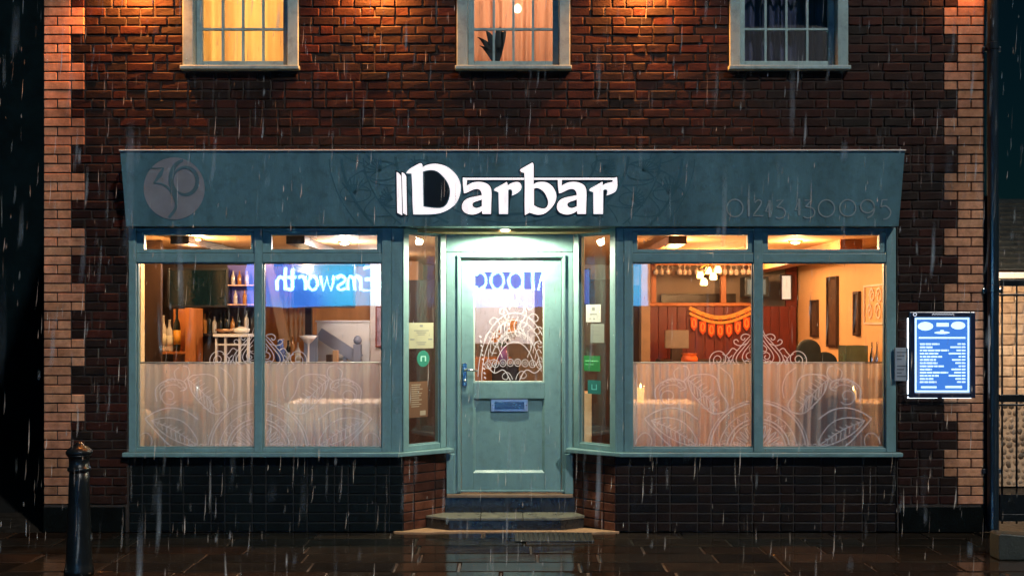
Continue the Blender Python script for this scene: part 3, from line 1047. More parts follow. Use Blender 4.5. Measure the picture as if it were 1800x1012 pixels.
# ------------------------------------------------------------------ stall risers of brick under the windows
def riser_wall(name, label, runs, back_m, cat='wall'):
    t = thing(name, label, cat, (runs[0][0][0], runs[0][0][1] + 0.05, 0))
    rr = random.Random(len(label))
    rows = 8
    hh = (ZS - 0.037) / rows
    for (A, B, m, poolname) in runs:
        dv = Vector((B[0] - A[0], B[1] - A[1], 0)); L = dv.length; dv.normalize()
        nrm = Vector((-dv.y, dv.x, 0))
        M = Matrix(((dv.x, nrm.x, 0, A[0]), (dv.y, nrm.y, 0, A[1]), (0, 0, 1, 0), (0, 0, 0, 1)))
        bk = MB(M); bk.box(0.0, L, 0.008, 0.10, 0, ZS - 0.038); bk.build('backing', back_m, t)
        pool = brick_pool([S, H], hh, m, 4, 0.0012, 0.004)
        ang = math.atan2(dv.y, dv.x)
        for k in range(rows):
            x = 0.0
            ii = k
            while x < L - 0.02:
                Lb = [S, H][ii % 2] if k % 2 else [H, S][ii % 2]
                if L < 0.6: Lb = S if (k + ii) % 2 else H
                ii += 1
                l2 = L - x if L - x < Lb + 0.05 else Lb
                me = pool[(Lb, rr.randrange(4))][0]
                w = M @ Vector((x + l2 / 2, rr.uniform(-0.002, 0.002), (k + 0.5) * hh))
                o = obj('brick', me, None, t, w, (0, 0, ang))
                o.scale = ((l2 - 0.01) / (Lb - 0.01), 1, 1)
                x += l2
    return t


riser_wall('stall_riser', 'low blackened brick wall under the left shop window', [((SHX0, 0.02), (CLX + 0.002, 0.02), brick_k, 'k'), ((CLX + 0.004, 0.022), (BLX + 0.006, YB + 0.014), brick_r, 'r')], mat('black_joint', (0.006, 0.007, 0.007), 0.7))
riser_wall('stall_riser', 'low dark brown brick wall under the right shop window', [((CRX - 0.002, 0.02), (SHX1, 0.02), brick_d, 'd'), ((BRX - 0.006, YB + 0.014), (CRX - 0.004, 0.022), brick_r, 'd2')], mat('dark_joint', (0.03, 0.024, 0.02), 0.8))

# ------------------------------------------------------------------ fascia sign
FY0, FZ0, FY1, FZ1 = -0.10, ZH + 0.002, -0.24, PZ(266, -0.24)
FX0, FX1 = -3.120, 3.127
sign = thing('fascia_sign', 'teal fascia board with glowing white Darbar lettering above the shop windows', 'sign', (0, -0.1, FZ0))
a = MB()
a.prism([(FY0, FZ0), (FY1, FZ1), (FY1 + 0.03, FZ1 + 0.004), (0.010, FZ1 + 0.05), (0.010, FZ0)], FX0, FX1, 'x')
a.build('board', paint_fascia, sign, bevel=0.003)
a = MB(); a.box(FX0 - 0.006, FX1 + 0.006, FY1 - 0.012, FY1 + 0.03, FZ1 + 0.001, FZ1 + 0.013); a.build('cap_trim', mat('pale_trim', (0.55, 0.52, 0.46), 0.4, var=0.15), sign, bevel=0.003)
a = MB(); a.box(FX0 + 0.002, FX1 - 0.002, FY0 - 0.010, 0.008, FZ0 - 0.010, FZ0 - 0.001)
fl = Vector((0, FY1 - FY0, FZ1 - FZ0)); FH = fl.length; fl.normalize()
fn = Vector((0, -fl.z, fl.y))             # outward normal (towards the street)


def on_fascia(px, py):
    """spot of the photograph -> (x, height along the board)"""
    dr = Vector(((px - 900) / FPX, 1.0, -(py - HORY) / FPX))
    o = Vector((0, CAMY, CAMZ)); p0 = Vector((0, FY0, FZ0))
    tt = (p0 - o).dot(fn) / dr.dot(fn)
    q = o + dr * tt
    return (q.x, (q - p0).dot(fl))


def fascia_m(off):
    p0 = Vector((0, FY0, FZ0)) + fn * off
    return Matrix(((1, 0, 0, p0.x), (0, fl.y, fn.y, p0.y), (0, fl.z, fn.z, p0.z), (0, 0, 0, 1)))


def fas3(off):
    p0 = Vector((0, FY0, FZ0)) + fn * off
    return lambda x, s: p0 + Vector((x, 0, 0)) + fl * s


K = 8.435
def LZ(pts):
    return [on_fascia(690 + p[0] / K, 275 + p[1] / K) + (1,) * (len(p) > 2) for p in pts]


def shift(pts, du):
    return [(p[0] + du,) + tuple(p[1:]) for p in pts]


c = 1
D_out = [(205, 248, c), (218, 222), (260, 182), (330, 140), (395, 106), (422, 102), (442, 120), (446, 160, c), (500, 130), (590, 110), (680, 112), (780, 140), (880, 205), (960, 295), (1005, 400), (1012, 480), (995, 580), (950, 680), (880, 750), (790, 805), (690, 840), (560, 854), (310, 856, c), (300, 700), (294, 450), (284, 252, c)]
D_in = [(450, 225, c), (500, 208), (580, 200), (650, 214), (720, 262), (790, 340), (838, 430), (855, 520), (845, 610), (815, 690), (770, 742), (715, 764), (640, 766), (540, 756), (457, 742, c)]
bar1 = [(62, 230, c), (95, 250), (124, 284), (129, 300, c), (145, 868, c), (72, 832, c)]
bar2 = [(138, 234, c), (172, 250), (198, 284), (205, 300, c), (216, 868, c), (158, 838, c)]
a_out = [(1042, 312, c), (1072, 316, c), (1106, 348, c), (1100, 432, c), (1180, 390), (1270, 375), (1350, 385), (1420, 417), (1458, 470), (1468, 560), (1464, 700), (1460, 850, c), (1332, 850, c), (1326, 802, c), (1280, 835), (1200, 858), (1130, 852), (1068, 825), (1035, 780), (1030, 730), (1046, 680), (1090, 634), (1160, 606), (1240, 590), (1325, 572, c), (1316, 530), (1295, 496), (1260, 481), (1210, 486), (1150, 512), (1100, 536), (1060, 546, c), (1046, 440)]
a_in = [(1325, 635, c), (1270, 655), (1210, 676), (1185, 705), (1195, 740), (1235, 762), (1280, 756), (1325, 735, c)]
a2_out = [(1042, 346, c), (1104, 346, c)] + a_out[3:]
r1 = [(1504, 502, c), (1520, 475), (1570, 446), (1630, 412), (1694, 376, c), (1704, 400), (1706, 430, c), (1760, 396), (1845, 377), (1890, 395), (1912, 440), (1900, 492), (1850, 540), (1770, 580, c), (1776, 520), (1762, 490), (1735, 486), (1715, 494, c), (1712, 850, c), (1580, 850, c), (1576, 700), (1572, 526, c), (1535, 514)]
b_out = [(200, 206, c), (216, 186), (270, 155), (330, 120), (386, 90, c), (402, 112), (406, 200), (405, 412, c), (450, 386), (530, 375), (610, 391), (680, 440), (728, 520), (742, 590), (725, 670), (680, 745), (610, 815), (540, 853), (470, 862), (410, 851), (345, 830, c), (275, 868, c), (271, 700), (273, 400), (265, 242, c), (225, 232)]
b_in = [(410, 476, c), (450, 465), (500, 480), (560, 530), (603, 610), (620, 680), (605, 740), (570, 768), (520, 768), (460, 751), (410, 722, c)]
r2 = [(1228, 502, c), (1244, 475), (1295, 446), (1355, 412), (1424, 374, c), (1428, 400), (1427, 430, c), (1470, 402), (1575, 376, c), (1575, 346, c), (1598, 316, c), (1640, 306, c), (1645, 420), (1635, 480), (1600, 530), (1485, 577, c), (1500, 520), (1488, 492), (1462, 486), (1435, 496, c), (1432, 850, c), (1292, 850, c), (1290, 700), (1289, 527, c), (1250, 514)]
tb1 = [(1072, 316, c), (1950, 316, c), (1950, 346, c), (1072, 346, c)]
tb2 = [(2096, 316, c), (3284, 316, c), (3262, 346, c), (2096, 346, c)]
letters = [('letter_d', [D_out, D_in]), ('letter_stroke', [bar1]), ('letter_stroke', [bar2]), ('letter_a', [a_out, a_in]), ('letter_r', [r1]),
           ('letter_b', [shift(b_out, 1687), shift(b_in, 1687)]), ('letter_a', [shift(a2_out, 1407), shift(a_in, 1407)]), ('letter_r', [shift(r2, 1687)]),
           ('letter_bar', [tb1]), ('letter_bar', [tb2])]
glow = emat('letter_glow', (1.0, 0.90, 0.90), 0.86, (0.8, 0.78, 0.78))
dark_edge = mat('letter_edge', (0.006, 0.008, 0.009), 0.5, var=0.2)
for nm, loops in letters:
    lps = [spline(LZ(q)) for q in loops]
    bar = nm == 'letter_bar'
    o = filled(nm, lps, 0.006, glow, sign, fascia_m(0.0090 if bar else 0.0095))
    filled('letter_outline', lps, 0.003, dark_edge, o, fascia_m(0.0040 if bar else 0.0043), 0.0080)  # dark backing plate that outlines the letter

# phone number, logo disc and ghosted ornament: flat print on the board
print_grey = mat('print_grey', (0.30, 0.36, 0.36), 0.5, var=0.1)
def fz(ox, oy, k):
    return lambda pts: [on_fascia(ox + p[0] / k, oy + p[1] / k) for p in pts]
N = fz(1265, 335, 5.625)
wd = 0.0105
digits = [[circle(150, 172, 80, 86)], [[(287, 90), (287, 255)]], [spline([(345, 118), (380, 94), (410, 106), (398, 150), (328, 246, 1), (432, 250, 1)], False)],
          [[(492, 95), (492, 262)], [(488, 112), (455, 206), (505, 206)]], [spline([(560, 100, 1), (628, 92, 1), (565, 165, 1), (620, 172), (650, 212), (635, 255), (590, 275), (556, 264)], False)],
          [[(785, 80), (785, 245)], [(780, 108), (745, 190), (802, 190)]], [spline([(840, 96, 1), (908, 94, 1), (848, 160, 1), (910, 170), (938, 210), (920, 255), (870, 270), (828, 258)], False)],
          [circle(1055, 175, 80, 84)], [circle(1265, 172, 80, 82)], [circle(1460, 155, 68, 64), spline([(1528, 150), (1526, 200), (1502, 245), (1458, 270)], False)],
          [spline([(1658, 90, 1), (1606, 92, 1), (1592, 160, 1), (1642, 152), (1688, 198), (1684, 240), (1660, 270), (1618, 284)], False)]]
for dg_ in digits:
    mb = MB()
    for st_ in dg_:
        vert = len(st_) == 2
        mb.ribbon(N(st_), 0.017 if vert else wd, fas3(0.0035))
    mb.build('digit', print_grey, sign)
disc_m = mat('logo_disc', (0.27, 0.26, 0.27), 0.5, var=0.12)
G = fz(240, 265, 7.785)
cc = circle(517, 517, 418, 425, n=48)[:-1]
mb = MB(); pts3 = [fas3(0.003)(*q) for q in G(cc)]; mb.add(pts3, [tuple(range(len(pts3)))[::-1]])
disc = mb.build('logo_disc', disc_m, sign)
mb = MB()
logo_line = mat('logo_line', (0.10, 0.175, 0.195), 0.5, var=0.1)
sc_ = 1 / 7.785 * 0.0046
mb.ribbon(G([(160, 240), (270, 240), (378, 236)]), 16 * sc_, fas3(0.0045))
mb.ribbon(G([(372, 240), (330, 320), (240, 445)]), lambda u: (20 + 38 * math.sin(math.pi * u)) * sc_, fas3(0.005))
mb.ribbon(G(spline([(238, 446), (340, 452), (440, 515), (520, 640), (545, 720), (530, 800), (445, 915)], False)), lambda u: (14 + 56 * u * (1.15 - 0.75 * u)) * sc_, fas3(0.0055))
mb.ribbon(G(circle(668, 412, 168, 188, 0, 360, 40)), lambda u: (22 + 34 * abs(math.cos(math.pi * u)) ** 2) * sc_, fas3(0.006))
mb.ribbon(G(spline([(640, 125), (540, 190), (480, 320), (480, 450), (530, 590), (560, 720)], False)), lambda u: (30 + 36 * math.sin(math.pi * u)) * sc_, fas3(0.0065))
mb.build('logo_numeral', logo_line, disc)
ghost = mat('ghost_ornament', (0.052, 0.14, 0.165), 0.5, var=0.15)
mb = MB()
def gp(pts, w, lay):
    q = [on_fascia(*p_) for p_ in pts]
    run = []
    for s_ in q + [None]:
        if s_ is not None and 0.012 < s_[1] < FH - 0.012: run.append(s_)
        else:
            if len(run) > 1: mb.ribbon(run, w, fas3(0.0012 + lay * 0.0001))
            run = []
for rr_, w in ((150, 0.018), (172, 0.010), (205, 0.02), (262, 0.012), (300, 0.02), (322, 0.008)):
    gp(circle(900, 268, rr_, rr_ * 0.72, 180, 360, 60), w, rr_ % 7)
for i in range(13):
    an = R(180 + 180 * i / 12)
    for r0_, r1_, sp in ((210, 258, 0.13), (264, 298, 0.10)):
        pa = []
        for k in range(13):
            u = k / 12
            rad = r0_ + (r1_ - r0_) * math.sin(math.pi * u)
            pa.append((900 + rad * math.cos(an + sp * (u - 0.5) * 2), 268 - 0.72 * rad * math.sin(an + sp * (u - 0.5) * 2)))
        gp(pa, 0.009, i % 3)
for sx in (-1, 1):
    for (cx, cy, sc2, rot) in ((1130, 300, 34, 40), (1060, 292, 22, -20), (1175, 340, 30, 80), (1110, 350, 24, 10)):
        X0 = 900 + sx * (cx - 900)
        for k in range(-3, 4):
            an = R(rot + k * 16)
            gp([(X0, cy), (X0 + sx * sc2 * 0.6 * math.cos(an), cy - sc2 * 0.6 * math.sin(an)), (X0 + sx * sc2 * math.cos(an + 0.12), cy - sc2 * math.sin(an + 0.12))], 0.010, 4)
        gp(circle(X0, cy, sc2 * 0.9, sc2 * 0.5, 0, 360, 24), 0.008, 5)
mb.build('ghost_ornament', ghost, sign)

# ------------------------------------------------------------------ etched ornament on the glass
def win3(y):
    return lambda px, py: Vector((PX(px, y), y, PZ(py, y)))


def etched(center, parent, panes, y, full=True, wscale=0.72):
    cx = center
    crown, soft = MB(), MB()
    k = 3.83
    ranges = [(panes[0][0], panes[0][1]), (panes[1][0], panes[1][1])]
    def put(mb, pts, w):
        for sx in (1, -1):
            q = [(cx + sx * (1100 + p_[0] / k - 1333.7), 580 + p_[1] / k) for p_ in pts]
            run = []
            for s_ in q + [None]:
                ok = s_ is not None and any(a + 0.012 < PX(s_[0], y) < b - 0.012 for a, b in ranges) and s_[1] < 784
                if ok: run.append(s_)
                else:
                    if len(run) > 1: mb.ribbon([(PX(a_, y), PZ(b_, y)) for a_, b_ in run], w * wscale, lambda u, v: Vector((u, y, v)))
                    run = []
    def S_(pts): return spline(pts, False, 5)
    for pts in ([(868, -20), (850, 30), (820, 62), (770, 120), (735, 165), (725, 200), (742, 232)], [(868, 20), (838, 68), (792, 125), (757, 170), (748, 205), (768, 232)],
                [(868, 60), (830, 110), (800, 150), (790, 190), (815, 228)],
                [(850, 38), (812, 26), (785, 38), (782, 58), (798, 66), (808, 52)], [(818, 90), (775, 104), (738, 90), (734, 70), (752, 64), (764, 78)],
                [(860, 100), (838, 120), (842, 142), (862, 140)], [(865, 160), (835, 150), (815, 172), (832, 196), (852, 184), (842, 170)], [(866, 200), (846, 205), (838, 228)], [(800, 215), (822, 205), (850, 224)],
                [(572, 232), (570, 190), (596, 152), (640, 142), (672, 168), (676, 205), (656, 230)], [(600, 230), (596, 196), (616, 172), (640, 180), (644, 205), (626, 216), (616, 204)],
                [(676, 175), (700, 150), (724, 122), (752, 136)], [(690, 228), (700, 190), (722, 168)], [(705, 232), (716, 205), (728, 190)], [(655, 160), (690, 180), (712, 225)]):
        put(crown, S_(pts), 0.0105)
    lf = [(130, 595), (200, 550), (300, 522), (400, 540), (490, 600)]
    put(soft, S_(lf), 0.014)
    put(soft, S_([(130, 595), (215, 690), (310, 780), (400, 802), (490, 790)]), 0.014)
    put(soft, S_([(175, 606), (280, 588), (380, 612), (450, 680), (480, 770), (390, 762), (290, 716), (220, 662), (175, 606)]), 0.011)
    put(soft, S_([(178, 608), (320, 668), (476, 768)]), 0.010)
    for i in range(8):
        x, yy = 215 + i * 30, 622 + i * 17
        ln = 1 - abs(i - 3.5) / 6
        put(soft, [(x, yy), (x + 46 * ln, yy - 26 * ln)], 0.009)
        put(soft, [(x, yy), (x + 8 * ln, yy + 52 * ln)], 0.009)
    put(soft, S_([(212, 482), (204, 400), (250, 350), (320, 330), (392, 346), (410, 390), (370, 410)]), 0.014)
    put(soft, S_([(240, 470), (236, 410), (280, 375), (340, 368), (372, 390)]), 0.010)
    put(soft, S_([(340, 480), (310, 500), (265, 490), (245, 450), (262, 415), (300, 408), (325, 432), (315, 462), (288, 462)]), 0.011)
    put(soft, S_([(392, 346), (430, 300), (420, 250), (390, 240)]), 0.011); put(soft, S_([(340, 330), (330, 280), (360, 250)]), 0.010)
    for i in range(7):
        u = i / 6
        put(soft, S_([(225 + 150 * u, 400 - 62 * math.sin(u * 3.0)), (240 + 150 * u, 372 - 62 * math.sin(u * 3.0) + 20 * u), (268 + 140 * u, 366 - 40 * math.sin(u * 3.0) + 40 * u)]), 0.009)
    put(soft, S_([(420, 330), (462, 302), (600, 312), (645, 420), (692, 520), (602, 562), (520, 502), (450, 420), (420, 330)]), 0.013)
    put(soft, S_([(424, 332), (520, 420), (620, 540)]), 0.010)
    for i in range(8):
        u = i / 8
        x, yy = 440 + 170 * u, 345 + 180 * u
        put(soft, [(x, yy), (x + 52, yy - 34)], 0.009); put(soft, [(x, yy), (x + 8, yy + 62)], 0.009)
    for rr_, w in ((190, 0.012), (214, 0.016), (262, 0.010), (322, 0.014), (340, 0.009)):
        put(soft, circle(895, 810, rr_, rr_, 90, 180, 26), w)
    for i in range(7):
        an = R(92 + i * 14)
        pe = []
        for q in range(11):
            u = q / 10
            rad = 55 + 120 * math.sin(math.pi * u)
            pe.append((895 + rad * math.cos(an + (u - 0.5) * 0.24), 810 - rad * math.sin(an + (u - 0.5) * 0.24)))
        put(soft, pe, 0.010)
        put(soft, [(895 + 225 * math.cos(an), 810 - 225 * math.sin(an)), (895 + 255 * math.cos(an + .06), 810 - 255 * math.sin(an + .06)), (895 + 225 * math.cos(an + .12), 810 - 225 * math.sin(an + .12))], 0.009)
    for i in range(13):
        put(soft, circle(440 + i * 36, 778, 13, n=12), 0.008)
    put(soft, S_([(490, 470), (540, 440), (580, 480), (560, 530), (520, 520)]), 0.010)
    put(soft, S_([(640, 250), (700, 300), (730, 380), (720, 460)]), 0.010)
    put(soft, S_([(60, 800), (90, 720), (140, 690), (180, 740), (160, 800)]), 0.010)
    if not full: soft_m = etch_soft
    crown.build('etched_crown', etch, parent)
    soft.build('etched_leaves', etch_soft, parent)


etched(1332.5, win_r, RP, YG - 0.004)
etched(454, win_l, LP, YG - 0.004, True, 0.6)

mb = MB()
yd = YL + 0.0195
def dput(pts, w):
    q = [(PX(a_, yd), PZ(b_, yd)) for a_, b_ in pts]
    run = []
    for s_ in q + [None]:
        if s_ is not None and GX0 + 0.016 < s_[0] < GX1 - 0.016 and GZ0 + 0.016 < s_[1] < GZ1 - 0.1: run.append(s_)
        else:
            if len(run) > 1: mb.ribbon(run, w, lambda u, v: Vector((u, yd, v)))
            run = []
for rr_, a0, a1 in ((116, 0, 185), (104, 0, 180), (84, 10, 150), (66, 20, 170)):
    dput(circle(905, 668, rr_ * 0.56, rr_ * 1.02, a0, a1, 44), 0.0055)
for i in range(8):
    dput(circle(858 + i * 13, 641 - 4 * math.sin(i * 0.45), 5.6, 6.4, n=14), 0.0048)
    dput(circle(858 + i * 13, 641 - 4 * math.sin(i * 0.45), 2.2, 2.6, n=10), 0.0040)
for i in range(10):
    dput([(843 + i * 0.9, 590 + i * 8), (846 + i * 0.9, 593 + i * 8)], 0.011)
for i in range(16):
    an = R(12 + i * 10.4)
    dput(spline([(905 + 38 * math.cos(an), 655 - 64 * math.sin(an)), (905 + 47 * math.cos(an + .12), 655 - 84 * math.sin(an + .12)), (905 + 50 * math.cos(an - .04), 655 - 100 * math.sin(an - .04))], False), 0.0045)
for (cx, cy, s_, sg) in ((938, 560, 9, 1), (946, 582, 8, -1), (930, 540, 7, 1), (948, 606, 7, 1), (884, 548, 7, -1), (868, 566, 8, -1), (862, 590, 7, 1), (918, 660, 8, 1), (890, 662, 8, -1), (905, 535, 6, 1), (912, 585, 8, -1), (892, 600, 7, 1)):
    dput(spline([(cx - sg * s_ * 1.6, cy + s_ * 1.5), (cx - sg * s_, cy - s_ * 0.3), (cx, cy - s_), (cx + sg * s_ * 0.9, cy), (cx, cy + s_ * 0.6), (cx - sg * s_ * 0.4, cy)], False), 0.0048)
for sg in (-1, 1):
    dput(spline([(905 + sg * 4, 522), (905 + sg * 20, 548), (905 + sg * 10, 575), (905 + sg * 30, 600), (905 + sg * 22, 628)], False), 0.005)
    dput(spline([(905 + sg * 50, 640), (905 + sg * 36, 655), (905 + sg * 20, 650), (905 + sg * 8, 668)], False), 0.007)
mb.build('etched_flourish', etch, door)

# ------------------------------------------------------------------ notices stuck inside the side lights
def sticker(name, label, M, L, px0, px1, py0, py1, col, lines, linecol=(0.15, 0.15, 0.14), rnd=False, cat='notice'):
    def ux(px, v):      # where the picture column meets the angled pane
        A = M @ Vector((0, 0.034, 0)); dd = (M @ Vector((1, 0.034, 0))) - A
        s_ = (px - 900) / FPX
        # A.x + u dd.x = s (A.y + u dd.y + 9)
        return (s_ * (A.y - CAMY) - A.x) / (dd.x - s_ * dd.y)
    u0, u1 = ux(px0, 0), ux(px1, 0)
    yd_ = (M @ Vector(((u0 + u1) / 2, 0.034, 0))).y
    z0, z1 = PZ(py1, yd_), PZ(py0, yd_)
    u0, u1 = max(u0, 0.066), min(u1, L - 0.066)
    t = thing(name, label, cat, tuple(M @ Vector(((u0 + u1) / 2, 0.034, z0))))
    b = MB(M)
    if rnd:
        r_ = (u1 - u0) / 2
        b.lathe([(r_, 0.0), (r_, 0.0022)], (u0 + u1) / 2, 0.0345, (z0 + z1) / 2, 24, 'y')
    else:
        b.box(u0, u1, 0.0345, 0.0368, z0, z1)
    b.build('sheet', mat('paper_' + '_'.join('%d' % (100 * c_) for c_ in col), col, 0.6, var=0.08), t)
    pr = MB(M)
    for (a_, b_, c_, d_) in lines:
        pr.box(u0 + (u1 - u0) * a_, u0 + (u1 - u0) * b_, 0.0333, 0.0342, z0 + (z1 - z0) * c_, z0 + (z1 - z0) * d_)
    if lines: tag(pr.build('print', mat('ink_' + '_'.join('%d' % (100 * c_) for c_ in linecol), linecol, 0.6, var=0.1), t), kind='stuff')
    return t


txt = [(0.44, 0.56, 0.84, 0.92), (0.2, 0.8, 0.68, 0.71), (0.3, 0.7, 0.6, 0.63), (0.36, 0.64, 0.52, 0.55), (0.05, 0.22, 0.33, 0.38), (0.78, 0.95, 0.33, 0.38), (0.3, 0.7, 0.22, 0.25), (0.35, 0.65, 0.14, 0.17)]
sticker('certificate', 'cream certificate in the left side window by the door', ML, LL, 719, 762, 567, 612, (0.28, 0.27, 0.18), txt)
sticker('round_sticker', 'round green sticker below the cream certificate', ML, LL, 733, 755, 618, 642, (0.01, 0.16, 0.11), [(0.3, 0.7, 0.62, 0.7), (0.28, 0.38, 0.3, 0.62), (0.62, 0.72, 0.3, 0.62)], (0.3, 0.6, 0.5), True, 'sticker')
rows = [(0.12, 0.12 + random.uniform(0.4, 0.7), 0.92 - 0.06 * i - 0.025, 0.92 - 0.06 * i) for i in range(11)] + [(0.58, 0.88, 0.05, 0.18)]
sticker('menu_sheet', 'small brown framed menu sheet low in the left side window', ML, LL, 719, 752, 670, 733, (0.13, 0.06, 0.03), rows, (0.3, 0.24, 0.17))
sticker('white_notice', 'upper white notice in the right side window by the door', MR, LR, 1030, 1056, 535, 566, (0.36, 0.36, 0.34), [(0.4, 0.6, 0.66, 0.84), (0.25, 0.75, 0.42, 0.48), (0.2, 0.35, 0.18, 0.22), (0.5, 0.6, 0.15, 0.22)])
sticker('grey_notice', 'grey notice just below the white one in the right side window', MR, LR, 1038, 1062, 569, 602, (0.17, 0.18, 0.155), [(0.1, 0.9, 0.8, 0.84), (0.1, 0.7, 0.6, 0.64), (0.1, 0.8, 0.4, 0.44)])
sticker('green_sticker', 'bright green oblong sticker in the right side window', MR, LR, 1026, 1055, 625, 652, (0.006, 0.13, 0.03), [(0.1, 0.9, 0.62, 0.70), (0.1, 0.6, 0.40, 0.46)], (0.1, 0.4, 0.16), cat='sticker')
sticker('teal_sticker', 'teal square sticker under the green oblong one', MR, LR, 1033, 1056, 668, 692, (0.006, 0.11, 0.10), [(0.3, 0.7, 0.3, 0.36), (0.3, 0.36, 0.36, 0.7), (0.64, 0.7, 0.36, 0.7)], (0.1, 0.42, 0.4), cat='sticker')

# ------------------------------------------------------------------ illuminated menu case on the right
ym = -0.055
mx0, mx1, mz0, mz1 = PX(1598, ym), PX(1714, ym), PZ(699, ym), PZ(548, ym)
t = thing('menu_case', 'illuminated blue menu case glowing on the right brick corner', 'menu board', ((mx0 + mx1) / 2, -0.01, mz0))
case_m = mat('case_frame', (0.010, 0.016, 0.045), 0.3, var=0.15, coat=0.4)
a = MB(); a.frame(mx0, mx1, mz0, mz1, 0.042, ym - 0.012, ym + 0.02); a.build('frame', case_m, t, bevel=0.005)
a = MB(); a.box(mx0 + 0.012, mx1 - 0.012, ym + 0.021, -0.016, mz0 + 0.012, mz1 - 0.012); a.build('back_box', case_m, t)
led = emat('edge_light', (0.75, 0.88, 1.0), 5.0)
a = MB(); a.box(mx0 - 0.003, mx0 + 0.010, ym + 0.024, ym + 0.034, mz0 + 0.03, mz1 - 0.05); a.box(mx1 - 0.010, mx1 + 0.003, ym + 0.024, ym + 0.034, mz0 + 0.03, mz1 - 0.03)
a.box(mx0 - 0.0, mx0 + 0.24, ym + 0.024, ym + 0.034, mz0 - 0.004, mz0 + 0.010); a.box(mx0 + 0.28, mx1 - 0.02, ym + 0.024, ym + 0.034, mz0 - 0.004, mz0 + 0.010)
a.build('edge_light', led, t)
sx0, sx1, sz0, sz1 = mx0 + 0.043, mx1 - 0.043, mz0 + 0.043, mz1 - 0.043
a = MB(); a.box(sx0, sx1, ym + 0.002, ym + 0.016, sz0, sz1); scr = a.build('screen', emat('screen_blue', (0.045, 0.20, 0.68), 1.0, (0.02, 0.05, 0.2)), t)
white_e = emat('screen_white', (0.55, 0.85, 1.0), 1.1)
pr = MB()
pr.frame(sx0 + 0.004, sx1 - 0.004, sz0 + 0.004, sz1 - 0.004, 0.014, ym - 0.001, ym + 0.0015)
W_, H_ = sx1 - sx0, sz1 - sz0
def sbox(u0, u1, v0, v1): pr.box(sx0 + W_ * u0, sx0 + W_ * u1, ym - 0.0012, ym + 0.0014, sz1 - H_ * v1, sz1 - H_ * v0)
def sell(u, v, ru, rv): pr.lathe([(1, 0), (1, 0.0024)], 0, 0, 0, 3) if False else pr.prism([(sx0 + W_ * (u + ru * math.cos(k * 0.4189)), sz1 - H_ * (v + rv * math.sin(k * 0.4189))) for k in range(15)], ym - 0.001, ym + 0.0014, 'y')
sell(0.20, 0.12, 0.14, 0.058); sell(0.79, 0.11, 0.13, 0.052); sbox(0.40, 0.62, 0.075, 0.125); sell(0.5, 0.205, 0.14, 0.018); sbox(0.47, 0.53, 0.17, 0.20)
sbox(0.08, 0.92, 0.262, 0.285)
rw = random.Random(5)
for i in range(13):
    v = 0.345 + i * 0.042
    x = 0.10
    end = 0.10 + [0.35, 0.24, 0.52, 0.33, 0.40, 0.29, 0.32, 0.43, 0.22, 0.51, 0.34, 0.24, 0.30][i]
    while x < end:
        w_ = rw.uniform(0.04, 0.12)
        sbox(x, min(x + w_, end), v, v + 0.022); x += w_ + 0.014
    w0 = 0.92 - [0.14, 0.27, 0.16, 0.30, 0.12, 0.24, 0.18, 0.12, 0.25, 0.20, 0.30, 0.18, 0.15][i]
    sbox(w0, 0.84, v, v + 0.02); sbox(0.855, 0.92, v, v + 0.02)
sbox(0.12, 0.40, 0.915, 0.94); sbox(0.56, 0.86, 0.91, 0.94)
pr.build('screen_print', white_e, scr)
hd = MB()
def hz_(u): return mx0 + (mx1 - mx0) * u
zt_ = mz1 - 0.021
rib = lambda u, v: Vector((u, ym - 0.0135, v))
hd.ribbon(circle(hz_(0.08), zt_, 0.013, 0.013, n=14), 0.006, rib)
hd.ribbon([(hz_(0.34) + 0.011 * i, zt_ + (0.008 if i % 2 else -0.005)) for i in range(17)], 0.0045, rib)
hd.build('header_print', emat('header_white', (0.8, 0.85, 1.0), 0.7), t)
a = MB(); a.box(PX(1573, -0.03), PX(1596, -0.03), -0.036, -0.012, PZ(669, -0.03), PZ(611, -0.03))
nb_ = tag(a.build('notice_card', mat('grey_card', (0.30, 0.34, 0.38), 0.5, var=0.15), bevel=0.003), 'small grey notice card left of the glowing menu case', 'notice')
a = MB(); x0_, x1_ = PX(1576, -0.03), PX(1593, -0.03)
for k, py in enumerate([618, 624, 630, 642, 648, 654, 660]):
    a.box(x0_, x1_ - 0.02 * (k % 3), -0.0375, -0.0363, PZ(py + 2, -0.03), PZ(py, -0.03))
tag(a.build('print', mat('card_ink', (0.10, 0.12, 0.14), 0.6), nb_), kind='stuff')

# ------------------------------------------------------------------ downpipe, alley gate, outbuilding
t = thing('downpipe', 'dark blue black downpipe at the right corner of the building', 'downpipe', (3.93, -0.03, 0))
dpx = PX(1745, -0.03)
a = MB(); a.lathe([(0.044, 0.0), (0.044, 1.93), (0.050, 1.935), (0.050, 1.985), (0.044, 1.99), (0.044, 3.9), (0.050, 3.905), (0.050, 3.955), (0.044, 3.96), (0.044, 5.8)], dpx, -0.03, 0.03, 20)
a.build('pipe', pipe_mat, t, smooth=False, bevel=0.0)
for z in (0.5, 1.97, 3.94):
    a = MB(); a.box(dpx - 0.075, dpx + 0.075, -0.02, 0.0, z - 0.02, z + 0.02); a.build('bracket', pipe_mat, t, bevel=0.004)
a = MB(); a.box(3.868, PX(1757, 0.02), 0.025, 0.10, 0, 2.75); a.build('gate_post', pipe_mat, t, bevel=0.004)

